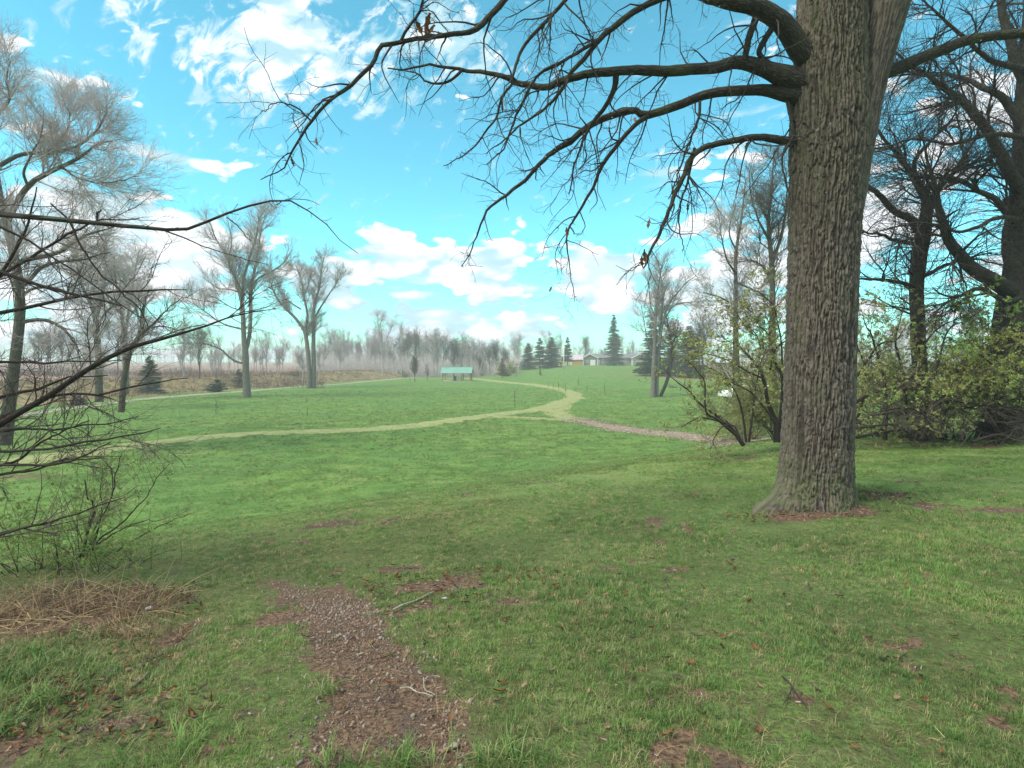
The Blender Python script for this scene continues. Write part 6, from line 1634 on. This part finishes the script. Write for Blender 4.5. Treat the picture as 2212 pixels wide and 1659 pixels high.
xa, xb, xp = HX(1209.6), HX(1229.5), HX(1218.5)
MB().prism([(xa, zb), (xb, zb), (xb, HZ(778)), (xp, HZ(771.5)), (xa, HZ(778))], 'y', HYd + 4, HYd + 9).make('wall', M['yellow_pale'], ct)
MB().prism([(xa - .3, HZ(778.8)), (xp, HZ(771)), (xb + .3, HZ(778.8)), (xb + .3, HZ(778.2)), (xp, HZ(770.2)), (xa - .3, HZ(778.2))], 'y', HYd + 3.6, HYd + 9.3).make('roof', M['shingle'], ct)
house_window(HX(1221), HX(1224.5), HZ(785), HZ(781), HYd + 4, ct)
MB().box(HX(1212.5), HX(1215), HYd + 3.94, HYd + 3.997, zb, HZ(782)).make('door', M['dark'], ct)
bn2 = empty('dark_barn', (HX(1105), 215, gz_), 'long low dark building with a pale roof left of the firs', 'building')
k_ = 215 / HYd
def BX(px): return (px - CX) / F2 * 215
def BZ(py): return EYE - (py - HY) / F2 * 215
zb3 = float(G(BX(1120), 215)) - .5
bn2.location = (BX(1118), 215, zb3)
MB().box(BX(1092), BX(1142), 213, 219, zb3, BZ(785)).make('wall', M['dark'], bn2)
MB().prism([(212.4, BZ(785.4)), (216, BZ(781)), (219.6, BZ(785.4)), (219.6, BZ(784.6)), (216, BZ(780)), (212.4, BZ(784.6))], 'x', BX(1090), BX(1144)).make('roof', M['shingle'], bn2)
# flagpole
b = on_ground(1218, 800)
fp = empty('flagpole', b, 'plain pale flagpole standing on the lawn before the sheds', 'flagpole')
hp = (800 - 744) / F2 * b.y
MB().cyl(b.x, b.y, b.z - .1, b.z + hp, .16, .10, 10).make('pole', M['pole'], fp, smooth=True)
MB().cyl(b.x, b.y, 0, 0, 0, rings=[(b.z + hp + .003, .03), (b.z + hp + .1, .13), (b.z + hp + .2, .10), (b.z + hp + .26, .02)], n=10).make('finial', M['pole'], fp, smooth=True)
# parked cars by the house (dark) and behind the shrub (white)
def car(name, px, Y, L, label, paint, rz):
    x = (px - CX) / F2 * Y; z = float(G(x, Y))
    o = empty(name, (x, Y, z), label, 'car'); o.rotation_euler = (0, 0, rz)
    w = .88; h = L / 4.5
    # body outline (side view), extruded with tumblehome
    out = [(-2.2, .35), (-2.25, .62), (-2.1, .86), (-1.15, .95), (-.55, 1.40), (.75, 1.44), (1.45, 1.0), (2.1, .92), (2.25, .65), (2.2, .35), (1.75, .30), (1.62, .58), (1.35, .66), (1.08, .58), (.95, .30), (-.95, .30), (-1.08, .58), (-1.35, .66), (-1.62, .58), (-1.75, .30)]
    V = []; n = len(out)
    for yy, sc in ((-w, 1), (w, 1)):
        for (a_, b_) in out:
            ins = .16 * max(0, b_ - .9) / .5
            V.append((a_ * h, (yy - math.copysign(ins, yy)) * h, b_ * h))
    Fq = [tuple(range(n))[::-1], tuple(range(n, 2 * n))] + [(i, (i + 1) % n, n + (i + 1) % n, n + i) for i in range(n)]
    link('body', meshdata('body', V, Fq, paint, smooth=False), o)
    for sg in (-1, 1):
        gl_ = [(-1.02, .97), (-.52, 1.34), (.70, 1.38), (1.28, 1.0)]
        V = [(a_ * h, sg * (w - .16 * max(0, b_ - .9) / .5 + d_) * h, b_ * h) for d_ in (-.02, .012) for (a_, b_) in gl_]
        link('side_window', meshdata('side_window', V, [(0, 1, 2, 3), (7, 6, 5, 4), (0, 4, 5, 1), (1, 5, 6, 2), (2, 6, 7, 3), (3, 7, 4, 0)], M['glass'], smooth=False), o)
    for wx in (-1.35, 1.35):
        for sg in (-1, 1):
            V = []; Fq = []
            for k in range(16):
                a_ = k / 16 * 2 * math.pi
                for yy in (sg * (w - .20), sg * (w - .005)):
                    V.append(((wx + .31 * math.cos(a_)) * h, yy * h, (.31 + .31 * math.sin(a_)) * h))
            for k in range(16):
                j = (k + 1) % 16; Fq.append((2 * k, 2 * j, 2 * j + 1, 2 * k + 1))
            Fq += [tuple(range(0, 32, 2)), tuple(range(1, 32, 2))[::-1]]
            link('wheel', meshdata('wheel', V, Fq, M['black'], smooth=False), o)
    return o
car('parked_car', 1342, 190, 4.0, 'small dark vehicle parked by the grey house right of the spruce', M['black'], R(80))
car('white_car', 1603, 60, 4.6, 'white car glimpsed through the left leafing shrub', M['white'], R(10))
car('white_car', 1648, 62, 4.6, 'second white car, mostly hidden by the shrub next to the oak', M['white'], R(170))
# low white outbuilding glimpsed above the shrub
Yw = 118; xw = (1566 - CX) / F2 * Yw; zw = float(G(xw, Yw))
wb = empty('white_shed', (xw, Yw, zw), 'low white shed roof glimpsed above the left shrub', 'shed')
ztop = EYE - (777 - HY) / F2 * Yw
MB().box(xw - 1.6, xw + 1.8, Yw, Yw + 4, zw - .2, ztop - .6).make('wall', M['siding_tan'], wb)
MB().prism([(Yw - .4, ztop - .62), (Yw + 2, ztop), (Yw + 4.4, ztop - .62), (Yw + 4.4, ztop - .5), (Yw + 2, ztop + .12), (Yw - .4, ztop - .5)], 'x', xw - 1.9, xw + 2.1).make('roof', M['white'], wb)

# ================================================================== air
hb = MB().box(-905, 905, -905, 905, -6.0, 20.5)
hz, t = newmat('haze_air')
vol = t.n('ShaderNodeVolumePrincipled', {'Color': (0.98, 0.98, 1.0), 'Density': 0.0012, 'Anisotropy': 0.1})
out = t.n('ShaderNodeOutputMaterial'); t.put(out.inputs['Volume'], vol)
o = link('haze', meshdata('haze', hb.V, hb.F, hz, smooth=False))
tag(o, 'pale spring haze over the whole park', kind='stuff')
